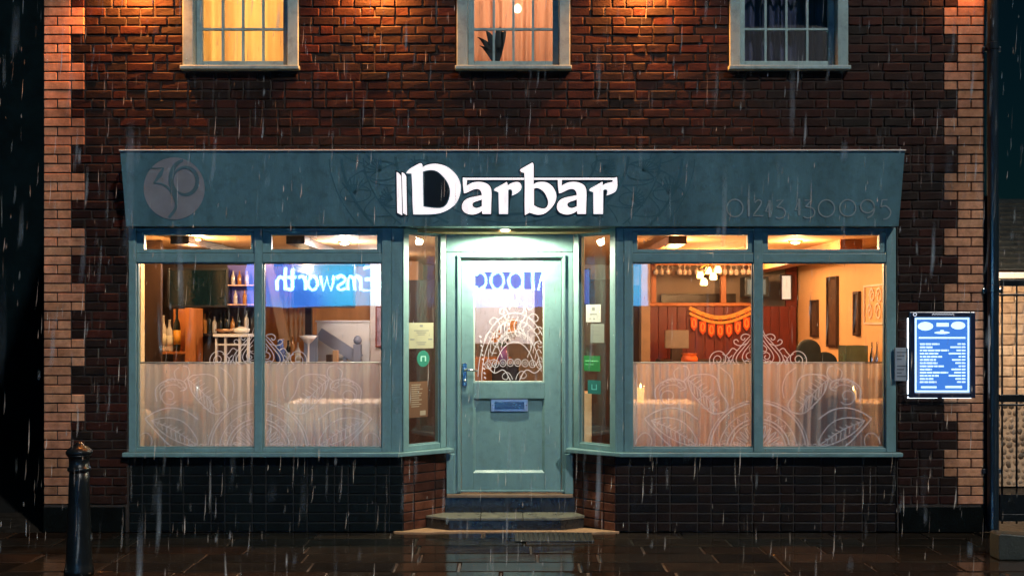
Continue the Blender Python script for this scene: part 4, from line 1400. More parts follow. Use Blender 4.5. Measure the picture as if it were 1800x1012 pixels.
gx0, gx1, gy = PX(1757, 0.06), 5.05, 0.06
t = thing('iron_gate', 'black iron bar gate across the alley beside the building', 'gate', ((gx0 + gx1) / 2, gy, 0))
for (za, zb_) in ((PZ(503, gy), PZ(492, gy)), (PZ(520.5, gy), PZ(516.5, gy)), (PZ(706, gy), PZ(693, gy)), (PZ(713, gy), PZ(709.5, gy)), (0.08, 0.14)):
    a = MB(); a.box(gx0, gx1, gy - 0.015, gy + 0.015, za, zb_); a.build('rail', black_iron, t, bevel=0.003)
x = PX(1761.5, gy)
while x < gx1:
    a = MB(); a.tube([(x, gy, 0.06), (x, gy, PZ(494, gy))], 0.0085, 8); a.build('bar', black_iron, t, smooth=True)
    x += 25.5 / 215 * (gy + 9) / 9
a = MB(); a.box(gx1, gx1 + 0.08, gy - 0.04, gy + 0.04, 0, 2.2); a.build('post', black_iron, t, bevel=0.005)
a = MB(); a.box(gx0, gx1, gy - 0.012, gy + 0.012, 0.141, 0.30); a.build('kick_plate', black_iron, t)

OY = 2.5
out = thing('outbuilding', 'lamplit pale brick and flint outbuilding with slate roof behind the gate', 'building', (5.2, OY, 0))
ox0, ox1 = 4.05, 7.2
EZ = PZ(474, OY)
a = MB(); a.box(ox0, ox1, OY + 0.012, OY + 2.4, 0, EZ); a.build('wall', mat('pale_mortar', (0.32, 0.24, 0.17), 0.9, var=0.3, vscale=12, bump=0.4), out)
ry = random.Random(21)
pool_y = brick_pool([0.26, 0.15], 0.11, brick_y, 5, 0.004, 0.010)
z = 0.92
k = 0
while z < EZ - 0.05:
    x = ox0 + (0.13 if k % 2 else 0)
    while x < 6.2:
        L = ry.choice([0.26, 0.26, 0.15])
        obj('brick', pool_y[(L, ry.randrange(5))][0], None, out, (x + L / 2, OY + ry.uniform(-0.004, 0.004), z + 0.055))
        x += L
    z += 0.11; k += 1
flint_m = mat('flint', (0.16, 0.12, 0.085), 0.35, var=0.5, vscale=18, bump=0.4, bscale=50, rand=0.6)
fl_me = []
for s_ in range(6):
    rr2 = random.Random(s_)
    mb = MB(); V = []
    F = []
    for k2 in range(4):
        ph = math.pi * (0.12 + 0.76 * k2 / 3)
        for i in range(7):
            an = 2 * math.pi * i / 7
            q = 1 + rr2.uniform(-0.18, 0.18)
            V.append((q * math.sin(ph) * math.cos(an), -q * 0.6 * math.cos(ph) * -1, q * math.sin(ph) * math.sin(an)))
    for k2 in range(3):
        for i in range(7):
            j = (i + 1) % 7
            F.append((k2 * 7 + i, k2 * 7 + j, (k2 + 1) * 7 + j, (k2 + 1) * 7 + i))
    F.append(tuple(range(7))[::-1]); F.append(tuple(21 + i for i in range(7)))
    mb.add(V, F); me = mb.mesh('flint', True); me.materials.append(flint_m); fl_me.append(me)
z = 0.04
while z < 0.90:
    x = 4.55 + ry.uniform(0, 0.05)
    while x < 5.85:
        s_ = ry.uniform(0.024, 0.036)
        o = obj('flint', ry.choice(fl_me), None, out, (x, OY + 0.016, z + ry.uniform(-0.012, 0.012)), (0, ry.uniform(0, 6), 0))
        o.scale = (s_ * ry.uniform(1, 1.3), s_ * 0.55, s_)
        x += s_ * 2.35
    z += 0.066
rise, run_ = 0.95, 2.1
slope = math.atan2(rise, run_)
a = MB(); a.prism([(OY - 0.14, EZ - 0.03), (OY - 0.14 + run_, EZ - 0.03 + rise), (OY - 0.14 + run_, EZ - 0.10 + rise), (OY - 0.14, EZ - 0.10)], ox0 - 0.1, ox1, 'x'); a.build('roof_deck', wood_dark, out)
slates = MB()
sl_len = math.hypot(rise, run_)
for r_ in range(14):
    s0 = r_ * sl_len / 14
    x = ox0 - 0.1 + (0.11 if r_ % 2 else 0)
    while x < ox1:
        dz = ry.uniform(0, 0.004)
        def sp_(u, s_, h): return (u, OY - 0.16 + s_ * math.cos(slope) - h * math.sin(slope), EZ - 0.02 + s_ * math.sin(slope) + h * math.cos(slope))
        h1 = 0.022 + dz
        x1_ = x + 0.216
        slates.add([sp_(x, s0, h1), sp_(x1_, s0, h1), sp_(x1_, s0 + 0.22, 0.006), sp_(x, s0 + 0.22, 0.006), sp_(x, s0, h1 - 0.014), sp_(x1_, s0, h1 - 0.014)],
                   [(0, 1, 2, 3), (4, 5, 1, 0)])
        x += 0.22
o = slates.build('slate', mat('wet_slate', (0.030, 0.034, 0.034), 0.22, var=0.4, vscale=9, bump=0.2, bscale=40, rvar=0.08), out); o['kind'] = 'stuff'
a = MB(); a.box(ox0 - 0.1, ox1, OY - 0.21, OY - 0.142, EZ - 0.10, EZ - 0.035); a.build('gutter', mat('white_gutter', (0.6, 0.6, 0.56), 0.4, var=0.1), out, bevel=0.01)
# bulkhead lamp on the building's flank, out of sight behind the corner
t = thing('bulkhead_lamp', 'bulkhead lamp on the side wall lighting the alley behind the gate', 'lamp', (3.89, 1.3, 2.5))
a = MB(); a.lathe([(0.09, 0.0), (0.09, 0.03), (0.07, 0.04)], 3.866, 1.3, 2.5, 18, 'x'); a.build('base', black_iron, t, smooth=True)
a = MB(); a.lathe([(0.065, 0.041), (0.06, 0.07), (0.035, 0.09), (0.01, 0.095)], 3.866, 1.3, 2.5, 18, 'x'); a.build('lens', emat('bulkhead_glow', (1.0, 0.72, 0.42), 6), t, smooth=True)
light('lamp_light', 'POINT', (4.06, 1.3, 2.48), 300, (1.0, 0.70, 0.42), t, 0.05)
# low concrete block at the right edge of the pavement
yb_ = -1.05
bx0 = PX(1756, yb_)
a = MB(); a.prism([(bx0, 0.0), (bx0 + 0.85, 0.0), (bx0 + 0.85, 0.13), (bx0 + 0.5, 0.155), (bx0 + 0.2, 0.175), (bx0 + 0.02, 0.19), (bx0, 0.178)], yb_, yb_ + 0.16, 'y')
tag(a.build('concrete_block', mat('mossy_concrete', (0.030, 0.036, 0.029), 0.5, var=0.3, vscale=6, bump=0.3, bscale=50), bevel=0.008), 'low grey green concrete block on the pavement by the gate', 'block')

# neighbour set back on the left
a = MB(); a.box(-14, -4.4, 7.0, 13, 0, 7.5)
t = thing('dark_house', 'unlit dark neighbouring house set back on the left', 'building', (-9, 7, 0))
a.build('wall', mat('dark_house_wall', (0.002, 0.007, 0.009), 0.9, var=0.4, vscale=3, bump=0.3, spec=0.05), t)
a = MB(); a.prism([(6.7, 7.5), (13.3, 7.5), (10, 10.2)], -14.2, -4.2, 'x'); a.build('roof', MATS['roof_tile'], t)
MATS['dark_pane'] = mat('dark_pane', (0.004, 0.006, 0.007), 0.08)

# ------------------------------------------------------------------ bollard and drain grate
by = -1.50
bs = FPX / (by - CAMY)
bx = (139 - 900) / bs
t = thing('bollard', 'black cast iron bollard with domed cap on the wet pavement', 'bollard', (bx, by, 0))
a = MB(); a.lathe([(0.098, 0.0), (0.098, 0.035), (0.092, 0.05), (0.085, 0.10), (0.066, 0.62), (0.063, 0.72)], bx, by, 0.0005, 14); a.build('shaft', black_iron, t, smooth=True)
a = MB(); a.lathe([(0.064, 0.70), (0.075, 0.705), (0.078, 0.715), (0.075, 0.728), (0.066, 0.732), (0.066, 0.80), (0.078, 0.806), (0.080, 0.815)], bx, by, 0.0005, 24); a.build('collar', black_iron, t, smooth=True)
a = MB(); a.lathe([(0.080, 0.8155), (0.086, 0.822), (0.087, 0.835), (0.078, 0.850), (0.060, 0.864), (0.035, 0.878), (0.030, 0.886), (0.022, 0.897), (0.004, 0.902)], bx, by, 0.0005, 24); a.build('cap', black_iron, t, smooth=True)
dx0, dx1 = PX(905, -0.1), PX(1040, -0.1)
dy0, dy1 = -0.40, -0.06
t = thing('drain_grate', 'oblong slotted iron drain grate set in the pavement before the door', 'drain', ((dx0 + dx1) / 2, -0.23, 0))
a = MB(); a.box(dx0, dx1, dy0, dy0 + 0.025, 0.003, 0.010); a.box(dx0, dx1, dy1 - 0.025, dy1, 0.003, 0.010); a.box(dx0, dx0 + 0.025, dy0 + 0.026, dy1 - 0.026, 0.003, 0.010); a.box(dx1 - 0.025, dx1, dy0 + 0.026, dy1 - 0.026, 0.003, 0.010)
a.build('frame', mat('grate_iron', (0.09, 0.085, 0.07), 0.3, metal=0.6, var=0.3, vscale=20), t, bevel=0.002)
nb2 = 14
for i in range(nb2):
    xx = dx0 + 0.026 + (dx1 - dx0 - 0.052) * (i + 0.5) / nb2
    a = MB(); a.box(xx - 0.012, xx + 0.012, dy0 + 0.026, dy1 - 0.026, 0.0035, 0.0085); a.build('bar', MATS['grate_iron'], t)
a = MB(); a.box(dx0 + 0.003, dx1 - 0.003, dy0 + 0.003, dy1 - 0.003, 0.0022, 0.0032); a.build('shade_sheet', mat('shade_black', (0.004, 0.004, 0.004), 0.8), t)  # flat black sheet imitating the shaded hollow under the bars


# ------------------------------------------------------------------ inside the restaurant
def pbox(mb, px0, px1, py0, py1, Y, dep=0.04):
    k = 1
    return mb.box(PX(px0, Y), PX(px1, Y), Y, Y + dep, PZ(py1, Y), PZ(py0, Y))


FZ, CZ_ = 0.262, 2.46
IX0, IX1 = -3.55, 3.62
a = MB(); a.box(IX0, IX1, 0.44, 5.6, FZ - 0.05, FZ); a.prism([(IX0, 0.125), (CLX - 0.03, 0.125), (BLX - 0.03, 0.4399), (IX0, 0.4399)], FZ - 0.05, FZ, 'z'); a.prism([(CRX + 0.03, 0.125), (IX1, 0.125), (IX1, 0.4399), (BRX + 0.03, 0.4399)], FZ - 0.05, FZ, 'z')
struct('dining_floor', a, mat('wood_floor', (0.18, 0.09, 0.045), 0.4, var=0.3, vscale=8))
a = MB(); a.box(IX0, IX1, 0.11, 5.6, CZ_, CZ_ + 0.05)
struct('dining_ceiling', a, mat('ceiling_paint', (0.55, 0.30, 0.12), 0.8, var=0.05))
a = MB(); a.box(IX0 - 0.05, IX0, 0.11, 5.6, FZ, CZ_)
struct('dining_wall_left', a, mat('cream_wall', (0.62, 0.45, 0.28), 0.8, var=0.06))
a = MB(); a.box(IX1, IX1 + 0.05, 0.11, 5.6, FZ, CZ_)
struct('dining_wall_right', a, mat('orange_wall', (0.80, 0.46, 0.20), 0.75, var=0.07, vscale=3))
a = MB(); a.box(-1.15, IX1, 5.3, 5.35, FZ, CZ_)
struct('dining_wall_back', a, mat('beige_wall', (0.34, 0.26, 0.19), 0.8, var=0.06))
a = MB(); a.box(IX0, -1.15, 4.5, 4.55, FZ, CZ_); a.box(-1.2, -1.15, 4.55, 5.3, FZ, CZ_)
struct('bar_wall_back', a, mat('amber_panel', (0.50, 0.22, 0.06), 0.5, var=0.2, vscale=6, streak=True))

# ---- left window: the bar
def simple(name, label, cat, fn_, m, bevel=0.004, group=None):
    a_ = MB(); fn_(a_)
    return tag(a_.build(name, m, bevel=bevel), label, cat, group)


simple('cream_post', 'cream post at the far left edge of the left shop window', 'post', lambda q: q.box(PX(239, 0.5), PX(251, 0.5), 0.45, 0.55, FZ, CZ_ - 0.002), mat('cream_paint', (0.62, 0.44, 0.24), 0.6))
simple('wood_partition', 'tall dark brown wooden panel behind the cream post', 'panel', lambda q: q.box(PX(247, 1.0), PX(283, 1.0), 1.0, 1.05, FZ, CZ_ - 0.002), wood_dark)
bb = thing('back_bar', 'dark wooden back bar filling the left of the bar wall', 'shelving', (PX(380, 2.0), 2.05, FZ))
a = MB(); a.box(PX(268, 2.12), PX(462, 2.12), 2.13, 2.2, FZ, PZ(462, 2.12)); a.build('back_panel', wood_dark, bb)
for py in (460, 586, 640):
    a = MB(); a.box(PX(270, 2.0), PX(452, 2.0), 2.0, 2.13, PZ(py + 3, 2.0), PZ(py, 2.0)); a.build('shelf', wood_dark, bb)
a = MB(); a.box(PX(452.5, 2.0), PX(462, 2.0), 2.0, 2.13, FZ, PZ(463.5, 2.0)); a.build('upright', wood_dark, bb)


def tv(name, label, px0, px1, py0, py1, Y, m_scr):
    t_ = thing(name, label, 'television', (PX((px0 + px1) / 2, Y), Y, PZ(py1, Y)))
    a_ = MB(); a_.frame(PX(px0, Y), PX(px1, Y), PZ(py1, Y), PZ(py0, Y), 0.022, Y, Y + 0.05); a_.build('bezel', mat('tv_bezel', (0.02, 0.021, 0.022), 0.3), t_, bevel=0.004)
    a_ = MB(); a_.box(PX(px0, Y) + 0.022, PX(px1, Y) - 0.022, Y + 0.012, Y + 0.045, PZ(py1, Y) + 0.022, PZ(py0, Y) - 0.022); a_.build('screen', m_scr, t_)
    a_ = MB(); a_.box(PX((px0 + px1) / 2, Y) - 0.03, PX((px0 + px1) / 2, Y) + 0.03, Y + 0.051, Y + 0.25, PZ(py0, Y) - 0.2, PZ(py0, Y) - 0.12); a_.build('bracket', black_iron, t_)


scr_m = mat('dead_screen', (0.004, 0.016, 0.020), 0.12, var=0.1)
tv('bar_television', 'large switched off television over the bar in the left window', 294, 401, 471, 540, 1.80, scr_m)
tv('hung_television', 'smaller dark television hung right of the turned spindles', 512, 624, 464, 541, 3.3, scr_m)

sl = thing('glass_shelf', 'glass shelf with painted blue glow and small bottles right of the large television', 'shelf', (PX(424, 1.85), 1.85, PZ(536, 1.85)))
a = MB(); pbox(a, 400, 449, 466, 540, 1.97, 0.03); a.build('back', mat('blue_glow_back', (0.13, 0.10, 0.40), 0.5, var=0.2), sl)  # blue glow of the shelf is put into the back's colour
for py in (500, 534):
    a = MB(); a.box(PX(400, 1.80), PX(449, 1.80), 1.80, 1.965, PZ(py + 2.2, 1.80), PZ(py, 1.80)); a.build('shelf', mat('lit_shelf', (0.65, 0.38, 0.30), 0.3), sl)


def bottle(name, label, x, y, z, h, r, m, lab=None, group=None):
    t_ = thing(name, label, 'bottle', (x, y, z), group)
    a_ = MB(); a_.lathe([(r * 0.9, 0), (r, 0.01), (r, h * 0.58), (r * 0.85, h * 0.66), (r * 0.38, h * 0.78), (r * 0.34, h * 0.96), (r * 0.4, h * 0.965), (r * 0.4, h)], x, y, z, 12); a_.build('glass_body', m, t_, smooth=True)
    if lab:
        a_ = MB(); a_.lathe([(r * 1.03, h * 0.16), (r * 1.03, h * 0.5)], x, y, z, 12); a_.build('label_band', lab, t_, smooth=True)


green_g = mat('dark_bottle', (0.012, 0.014, 0.008), 0.12, var=0.1, coat=0.5)
clear_g = mat('clear_spirit', (0.62, 0.55, 0.46), 0.1, var=0.1, coat=0.6)
amber_g = mat('amber_spirit', (0.42, 0.16, 0.03), 0.1, var=0.1, coat=0.6)
for k, (px, py) in enumerate([(410, 500), (421, 500), (434, 500), (414, 534), (430, 534)]):
    bottle('shelf_bottle', ['left of the three small bottles on the blue upper shelf', 'middle of the three small bottles on the blue upper shelf', 'right of the three small bottles on the blue upper shelf', 'left small bottle on the blue lower shelf', 'right small bottle on the blue lower shelf'][k],
           PX(px, 1.87), 1.87, PZ(py, 1.80) + 0.001, 0.135, 0.02, [clear_g, amber_g, clear_g, clear_g, amber_g][k], group='bottles on the blue shelf')
cab = thing('bottle_cabinet', 'orange lit open bottle cabinet in the left shop window', 'cabinet', (PX(306, 1.3), 1.3, FZ))
yc = 1.30
a = MB(); a.box(PX(325, yc), PX(333, yc), yc, yc + 0.45, PZ(640, yc), PZ(541, yc)); a.build('side_panel', wood_orange, cab, bevel=0.003)
a = MB(); a.box(PX(282, yc), PX(324.9, yc), yc + 0.4, yc + 0.45, PZ(640, yc), PZ(542, yc)); a.build('back_panel', wood_orange, cab)
a = MB(); a.box(PX(280, yc), PX(324.8, yc), yc + 0.01, yc + 0.399, PZ(622, yc), PZ(618, yc)); a.build('shelf', wood_orange, cab)
a = MB(); a.box(PX(280, yc), PX(333, yc), yc, yc + 0.45, FZ, PZ(641, yc)); a.build('base', wood_orange, cab)
zsh = PZ(618, yc) + 0.001
for k, (px, h_, m_, l_, lab) in enumerate([(287, 0.34, clear_g, mat('cream_label', (0.7, 0.62, 0.45), 0.6), 'tall clear bottle with cream label leftmost in the orange cabinet'),
                                           (298, 0.30, clear_g, MATS.get('cream_label'), 'clear bottle second from left in the orange cabinet'),
                                           (311, 0.40, green_g, mat('orange_label', (0.75, 0.32, 0.03), 0.5), 'tall dark wine bottle with orange label in the cabinet')]):
    bottle('cabinet_bottle', lab, PX(px, yc + 0.15), yc + 0.15, zsh, h_, 0.034, m_, l_, 'bottles in the orange cabinet')
stand = thing('serving_stand', 'small white serving table with dishes behind the etched crown', 'table', (PX(405, 1.45), 1.45, FZ))
ys = 1.45
a = MB(); a.box(PX(374, ys), PX(437, ys), ys, ys + 0.4, PZ(592, ys), PZ(587, ys)); a.build('table_top', white_paint, stand, bevel=0.004)
for px in (377, 393, 418, 433):
    a = MB(); a.box(PX(px, ys), PX(px + 3.5, ys), ys + 0.02, ys + 0.06, FZ, PZ(592.2, ys)); a.build('leg', white_paint, stand)
a = MB(); a.box(PX(380.5, ys), PX(430, ys), ys + 0.025, ys + 0.055, PZ(607, ys), PZ(604, ys)); a.build('rail', white_paint, stand)
a = MB(); a.lathe([(0.03, 0), (0.10, 0.03), (0.11, 0.045), (0.10, 0.043)], PX(398, ys + .2), ys + 0.2, PZ(586.8, ys), 16)
tag(a.build('serving_dish', mat('copper', (0.55, 0.35, 0.22), 0.3, metal=0.7), smooth=True), 'round metal dish left on the small white serving table', 'dish')
a = MB(); a.lathe([(0.04, 0), (0.08, 0.02), (0.085, 0.05), (0.05, 0.055), (0.02, 0.07)], PX(424, ys + .2), ys + 0.2, PZ(586.8, ys), 16)
tag(a.build('covered_dish', mat('white_china', (0.7, 0.68, 0.62), 0.2), smooth=True), 'covered white dish right on the small white serving table', 'dish')
# staircase
stair = thing('staircase', 'pale staircase with sloping string and turned spindles behind the left window', 'staircase', (PX(540, 3.6), 3.6, FZ))
ysr = 3.55
def beam(mb, p0, p1, w, Y0, Y1):
    p0, p1 = Vector((PX(p0[0], Y0), PZ(p0[1], Y0))), Vector((PX(p1[0], Y0), PZ(p1[1], Y0)))
    d_ = (p1 - p0).normalized(); n_ = Vector((-d_.y, d_.x)) * w / 2
    mb.prism([tuple(p0 + n_), tuple(p0 - n_), tuple(p1 - n_), tuple(p1 + n_)], Y0, Y1, 'y')
a = MB(); beam(a, (470, 455), (503, 612), 0.10, ysr, ysr + 0.05); a.build('string', wood_pale, stair)
for i, px in enumerate((499, 508, 516, 524, 531)):
    a = MB()
    prof = []
    zz0, zz1 = PZ(600, ysr), PZ(470, ysr)
    for k in range(25):
        u = k / 24
        prof.append((0.013 + 0.011 * abs(math.sin(u * 12.5)), (zz1 - zz0) * u))
    a.lathe(prof, PX(px, ysr), ysr + 0.12, zz0, 10); a.build('spindle', wood_pale, stair, smooth=True)
a = MB(); a.box(PX(534, ysr), PX(545, ysr), ysr + 0.08, ysr + 0.16, FZ, PZ(480, ysr)); a.build('post', wood_dark, stair)
hw = thing('half_wall', 'white half height wall with pale grey handrail and ball topped newel', 'balustrade', (PX(600, 3.9), 3.9, FZ))
a = MB(); a.box(PX(557, 3.9), PX(650, 3.9), 3.9, 4.0, FZ, PZ(566, 3.9)); a.build('panel', white_paint, hw)
a = MB(); a.box(PX(555, 3.9), PX(672, 3.9), 3.88, 4.02, PZ(566, 3.9) + 0.001, PZ(563, 3.9)); a.build('capping', white_paint, hw)
grey_p = mat('grey_blue_paint', (0.22, 0.26, 0.36), 0.45, var=0.08)
a = MB(); beam(a, (560, 585), (632, 632), 0.13, 3.7, 3.76); a.build('handrail', grey_p, hw)
a = MB(); a.box(PX(621, 3.65), PX(634, 3.65), 3.65, 3.75, FZ, PZ(605, 3.65)); a.lathe([(0.02, 0), (0.045, 0.02), (0.05, 0.05), (0.035, 0.085), (0.01, 0.10)], PX(627.5, 3.65), 3.70, PZ(605, 3.65), 14); a.build('newel', grey_p, hw, bevel=0.003)
a = MB(); a.box(PX(534, 3.6), PX(558, 3.6), 3.6, 3.66, FZ, PZ(588, 3.6)); a.build('side_post', grey_p, hw)
a = MB(); a.box(PX(603, 3.68), PX(609, 3.68), 3.705, 3.755, FZ, PZ(614, 3.68)); a.build('baluster', grey_p, hw)
simple('pale_column', 'pale column behind the right edge of the left shop window', 'column', lambda q: q.box(PX(650.5, 3.8), PX(690, 3.8), 3.8, 3.879, FZ, CZ_ - 0.002), mat('column_paint', (0.55, 0.50, 0.48), 0.6))


def picture(name, label, fr, im, P0, P1, Z0, Z1, w=0.03):
    """framed panel on the right wall between depths P0 and P1"""
    t_ = thing(name, label, 'picture', (IX1 - 0.02, (P0 + P1) / 2, Z0))
    a_ = MB()
    x1_, x0_ = IX1 - 0.001, IX1 - 0.035
    a_.box(x0_, x1_, P0, P0 + w, Z0, Z1); a_.box(x0_, x1_, P1 - w, P1, Z0, Z1); a_.box(x0_, x1_, P0 + w, P1 - w, Z0, Z0 + w); a_.box(x0_, x1_, P0 + w, P1 - w, Z1 - w, Z1)
    a_.build('frame', fr, t_, bevel=0.003)
    a_ = MB(); a_.box(IX1 - 0.015, IX1 - 0.002, P0 + w, P1 - w, Z0 + w, Z1 - w); a_.build('image', im, t_)


t = thing('bar_picture', 'narrow framed picture on the pale column', 'picture', (PX(665, 3.78), 3.78, PZ(610, 3.78)))
a = MB(); a.frame(PX(660, 3.76), PX(672, 3.76), PZ(610, 3.76), PZ(538, 3.76), 0.015, 3.76, 3.795); a.build('frame', wood_red, t)
a = MB(); a.box(PX(660, 3.76) + .015, PX(672, 3.76) - .015, 3.775, 3.79, PZ(610, 3.76) + .015, PZ(538, 3.76) - .015); a.build('image', mat('mauve_image', (0.28, 0.2, 0.25), 0.4, var=0.5, vscale=12), t)
for k, (px, w_, h_, m_, lab) in enumerate([(573, 10, 17, wood_dark, 'small dark wooden box on the ledge by the handrail'), (582, 9, 24, wood_pale, 'small pale wooden box on the ledge by the handrail')]):
    tag(MB().box(PX(px, 3.0), PX(px + w_, 3.0), 3.0 + .1 * k, 3.08 + .1 * k, PZ(640, 3.0), PZ(640 - h_, 3.0)).build('wooden_box', m_, bevel=0.004), lab, 'box')
simple('bar_counter', 'long dark bar counter below the bottles and stair', 'counter', lambda q: (q.box(PX(420, 2.9), PX(660, 2.9), 2.92, 3.3, FZ, PZ(645, 2.9)), q.box(PX(418, 2.9), PX(662, 2.9), 2.88, 3.32, PZ(645, 2.9) + 0.001, PZ(640.5, 2.9))), wood_red)

a = MB(); a.lathe([(0.03, 0), (0.055, 0.06), (0.06, 0.13), (0.035, 0.20), (0.03, 0.25), (0.042, 0.27)], PX(492, 2.95), 2.97, PZ(640.4, 2.9), 16)
tag(a.build('blue_vase', mat('blue_glaze', (0.10, 0.16, 0.42), 0.2), smooth=True), 'blue vase on the bar counter right of the mullion', 'vase')
a = MB(); a.lathe([(0.05, 0), (0.05, 0.005), (0.012, 0.015), (0.012, 0.22), (0.05, 0.25), (0.10, 0.31), (0.095, 0.31)], PX(541, 2.95), 2.98, PZ(640.4, 2.9), 18)
tag(a.build('footed_bowl', white_paint, smooth=True), 'tall white footed bowl on the bar counter beside the spindles', 'bowl')
for k, px in enumerate((506, 514, 523)):
    bottle('counter_bottle', ['first bottle right of the blue vase on the counter', 'second bottle right of the blue vase on the counter', 'third bottle right of the blue vase on the counter'][k], PX(px, 2.98), 3.0, PZ(640.4, 2.9), [0.26, 0.30, 0.24][k], 0.03, [green_g, amber_g, clear_g][k], MATS['cream_label'] if k != 1 else None, 'bottles on the bar counter')
for k, px in enumerate((352, 360, 368, 377, 388, 398, 409, 420, 433)):
    bottle('back_bottle', 'dark bottle on the back bar shelf, number %s from the left' % ['one', 'two', 'three', 'four', 'five', 'six', 'seven', 'eight', 'nine'][k], PX(px, 2.07), 2.07, PZ(586, 2.0) + 0.001, 0.17 + 0.03 * (k * 7 % 3), 0.024, [green_g, amber_g, green_g, clear_g, green_g][k % 5], None, 'bottles on the back bar shelf')

# ---- furniture just inside the glass, seen through the voile
navy = mat('navy_fabric', (0.012, 0.05, 0.10), 0.8, var=0.2, vscale=20)
dark_f = mat('dark_fabric', (0.008, 0.018, 0.022), 0.7, var=0.3, vscale=12)


def chair(name, label, x, y, zt_, w, m, rnd=True, group=None):
    t_ = thing(name, label, 'chair', (x, y, FZ), group)
    h = zt_ - FZ - 0.46
    pts = [(-w / 2, 0)] + [(-w / 2 * math.cos(R(a_)) , h - w / 2 * 0.95 + w / 2 * 0.95 * math.sin(R(a_))) for a_ in range(0, 181, 15)] + [(w / 2, 0)]
    a_ = MB(); a_.prism([(x + p_[0], FZ + 0.46 + p_[1]) for p_ in pts], y - 0.035, y + 0.035, 'y'); a_.build('backrest', m, t_, bevel=0.02, seg=3)
    a_ = MB(); a_.box(x - w / 2, x + w / 2, y + 0.04, y + 0.45, FZ + 0.40, FZ + 0.48); a_.build('seat', m, t_, bevel=0.02, seg=3)
    for sx in (-1, 1):
        for yy in (y, y + 0.40):
            a_ = MB(); a_.box(x + sx * (w / 2 - 0.04) - 0.018, x + sx * (w / 2 - 0.04) + 0.018, yy - 0.018, yy + 0.018, FZ, FZ + 0.40); a_.build('leg', wood_dark, t_)


chair('dining_chair', 'taller of two dark round backed chairs at the right window', PX(1421, 1.5), 1.5, PZ(596, 1.5), 0.23 * 1.0, dark_f)
chair('dining_chair', 'lower dark round backed chair beside the taller one', PX(1450, 1.75), 1.75, PZ(618, 1.75), 0.24, dark_f)
chair('dining_chair', 'broad dark chair close behind the right window voile', PX(1450, 0.34), 0.34, PZ(655, 0.34), 0.52, dark_f)
chair('armchair', 'navy chair low behind the left window voile', PX(318, 0.34), 0.34, PZ(715, 0.34), 0.36, navy)
chair('wicker_chair', 'tan chair back at the lower left corner behind the voile', PX(250, 0.8), 0.8, PZ(718, 0.8), 0.20, wood_pale)
cloth_w = mat('tablecloth_white', (0.72, 0.60, 0.50), 0.8, var=0.08)


def table(name, label, x, y, w, dpt, ztop=0.74):
    t_ = thing(name, label, 'table', (x, y, FZ))
    z_ = FZ + ztop
    a_ = MB(); a_.box(x - w / 2, x + w / 2, y - dpt / 2, y + dpt / 2, z_ - 0.03, z_); a_.build('table_top', cloth_w, t_, bevel=0.01)
    for sx in (-1, 1):
        for sy in (-1, 1):
            a_ = MB(); a_.box(x + sx * (w / 2 - 0.06) - 0.025, x + sx * (w / 2 - 0.06) + 0.025, y + sy * (dpt / 2 - 0.06) - 0.025, y + sy * (dpt / 2 - 0.06) + 0.025, FZ, z_ - 0.031); a_.build('leg', wood_dark, t_)
    a_ = MB(); a_.frame(x - w / 2 - 0.004, x + w / 2 + 0.004, z_ - 0.26, z_ - 0.002, 0.003, y - dpt / 2 - 0.006, y - dpt / 2 - 0.002); a_.box(x - w / 2, x + w / 2, y - dpt / 2 - 0.006, y - dpt / 2 - 0.002, z_ - 0.25, z_ - 0.004); a_.build('cloth_drop', cloth_w, t_)
    return z_


zt1 = table('dining_table', 'clothed table at the left end of the right window', PX(1150, 0.9), 0.92, 0.7, 0.6)
zt2 = table('dining_table', 'clothed table at the right end of the right window', PX(1525, 1.0), 1.0, 0.62, 0.6)
zt3 = table('dining_table', 'clothed table behind the voile of the left window', PX(590, 1.0), 1.0, 0.8, 0.6)


def candle(name, label, x, y, z, en, hgt=0.13, r=0.035, col=(1.0, 0.55, 0.15)):
    t_ = thing(name, label, 'candle', (x, y, z))
    a_ = MB(); a_.lathe([(r * 0.7, 0.0), (r * 0.8, hgt * 0.75)], x, y, z + 0.003, 14); a_.build('wax', emat('wax_glow', col, 2.2, (0.8, 0.5, 0.2)), t_, smooth=True)
    a_ = MB(); a_.lathe([(0.002, 0), (0.009, 0.012), (0.006, 0.026), (0.001, 0.04)], x, y, z + hgt * 0.76, 10); a_.build('flame', emat('flame_glow', (1.0, 0.65, 0.2), 30), t_, smooth=True)
    a_ = MB(); a_.lathe([(r, 0), (r * 1.05, hgt * 0.5), (r, hgt)], x, y, z + 0.0012, 16); a_.build('jar', glass, t_, smooth=True)
    light('lamp_light', 'POINT', (x, y, z + hgt * 0.76 + 0.05), en, col, t_, 0.02)


candle('candle_jar', 'lit candle in a glass jar at the left of the right window', PX(1126, 0.75), 0.75, zt1 + 0.001, 1.6, 0.17, 0.04)
candle('candle_jar', 'lit candle glowing behind the voile at the right end', PX(1500, 0.85), 0.85, zt2 + 0.001, 2.0)
bottle('table_bottle', 'silver capped bottle behind the voile over the navy chair', PX(346, 0.95), 0.95, FZ + 0.70, 0.22, 0.04, chrome)
a = MB(); a.lathe([(0.16, 0), (0.16, 0.02), (0.03, 0.03), (0.03, 0.66), (0.22, 0.67), (0.22, 0.699)], PX(346, 0.95), 0.95, FZ + 0.0005, 20)
tag(a.build('pedestal_table', wood_dark, smooth=False), 'small round dark table behind the navy chair', 'table')

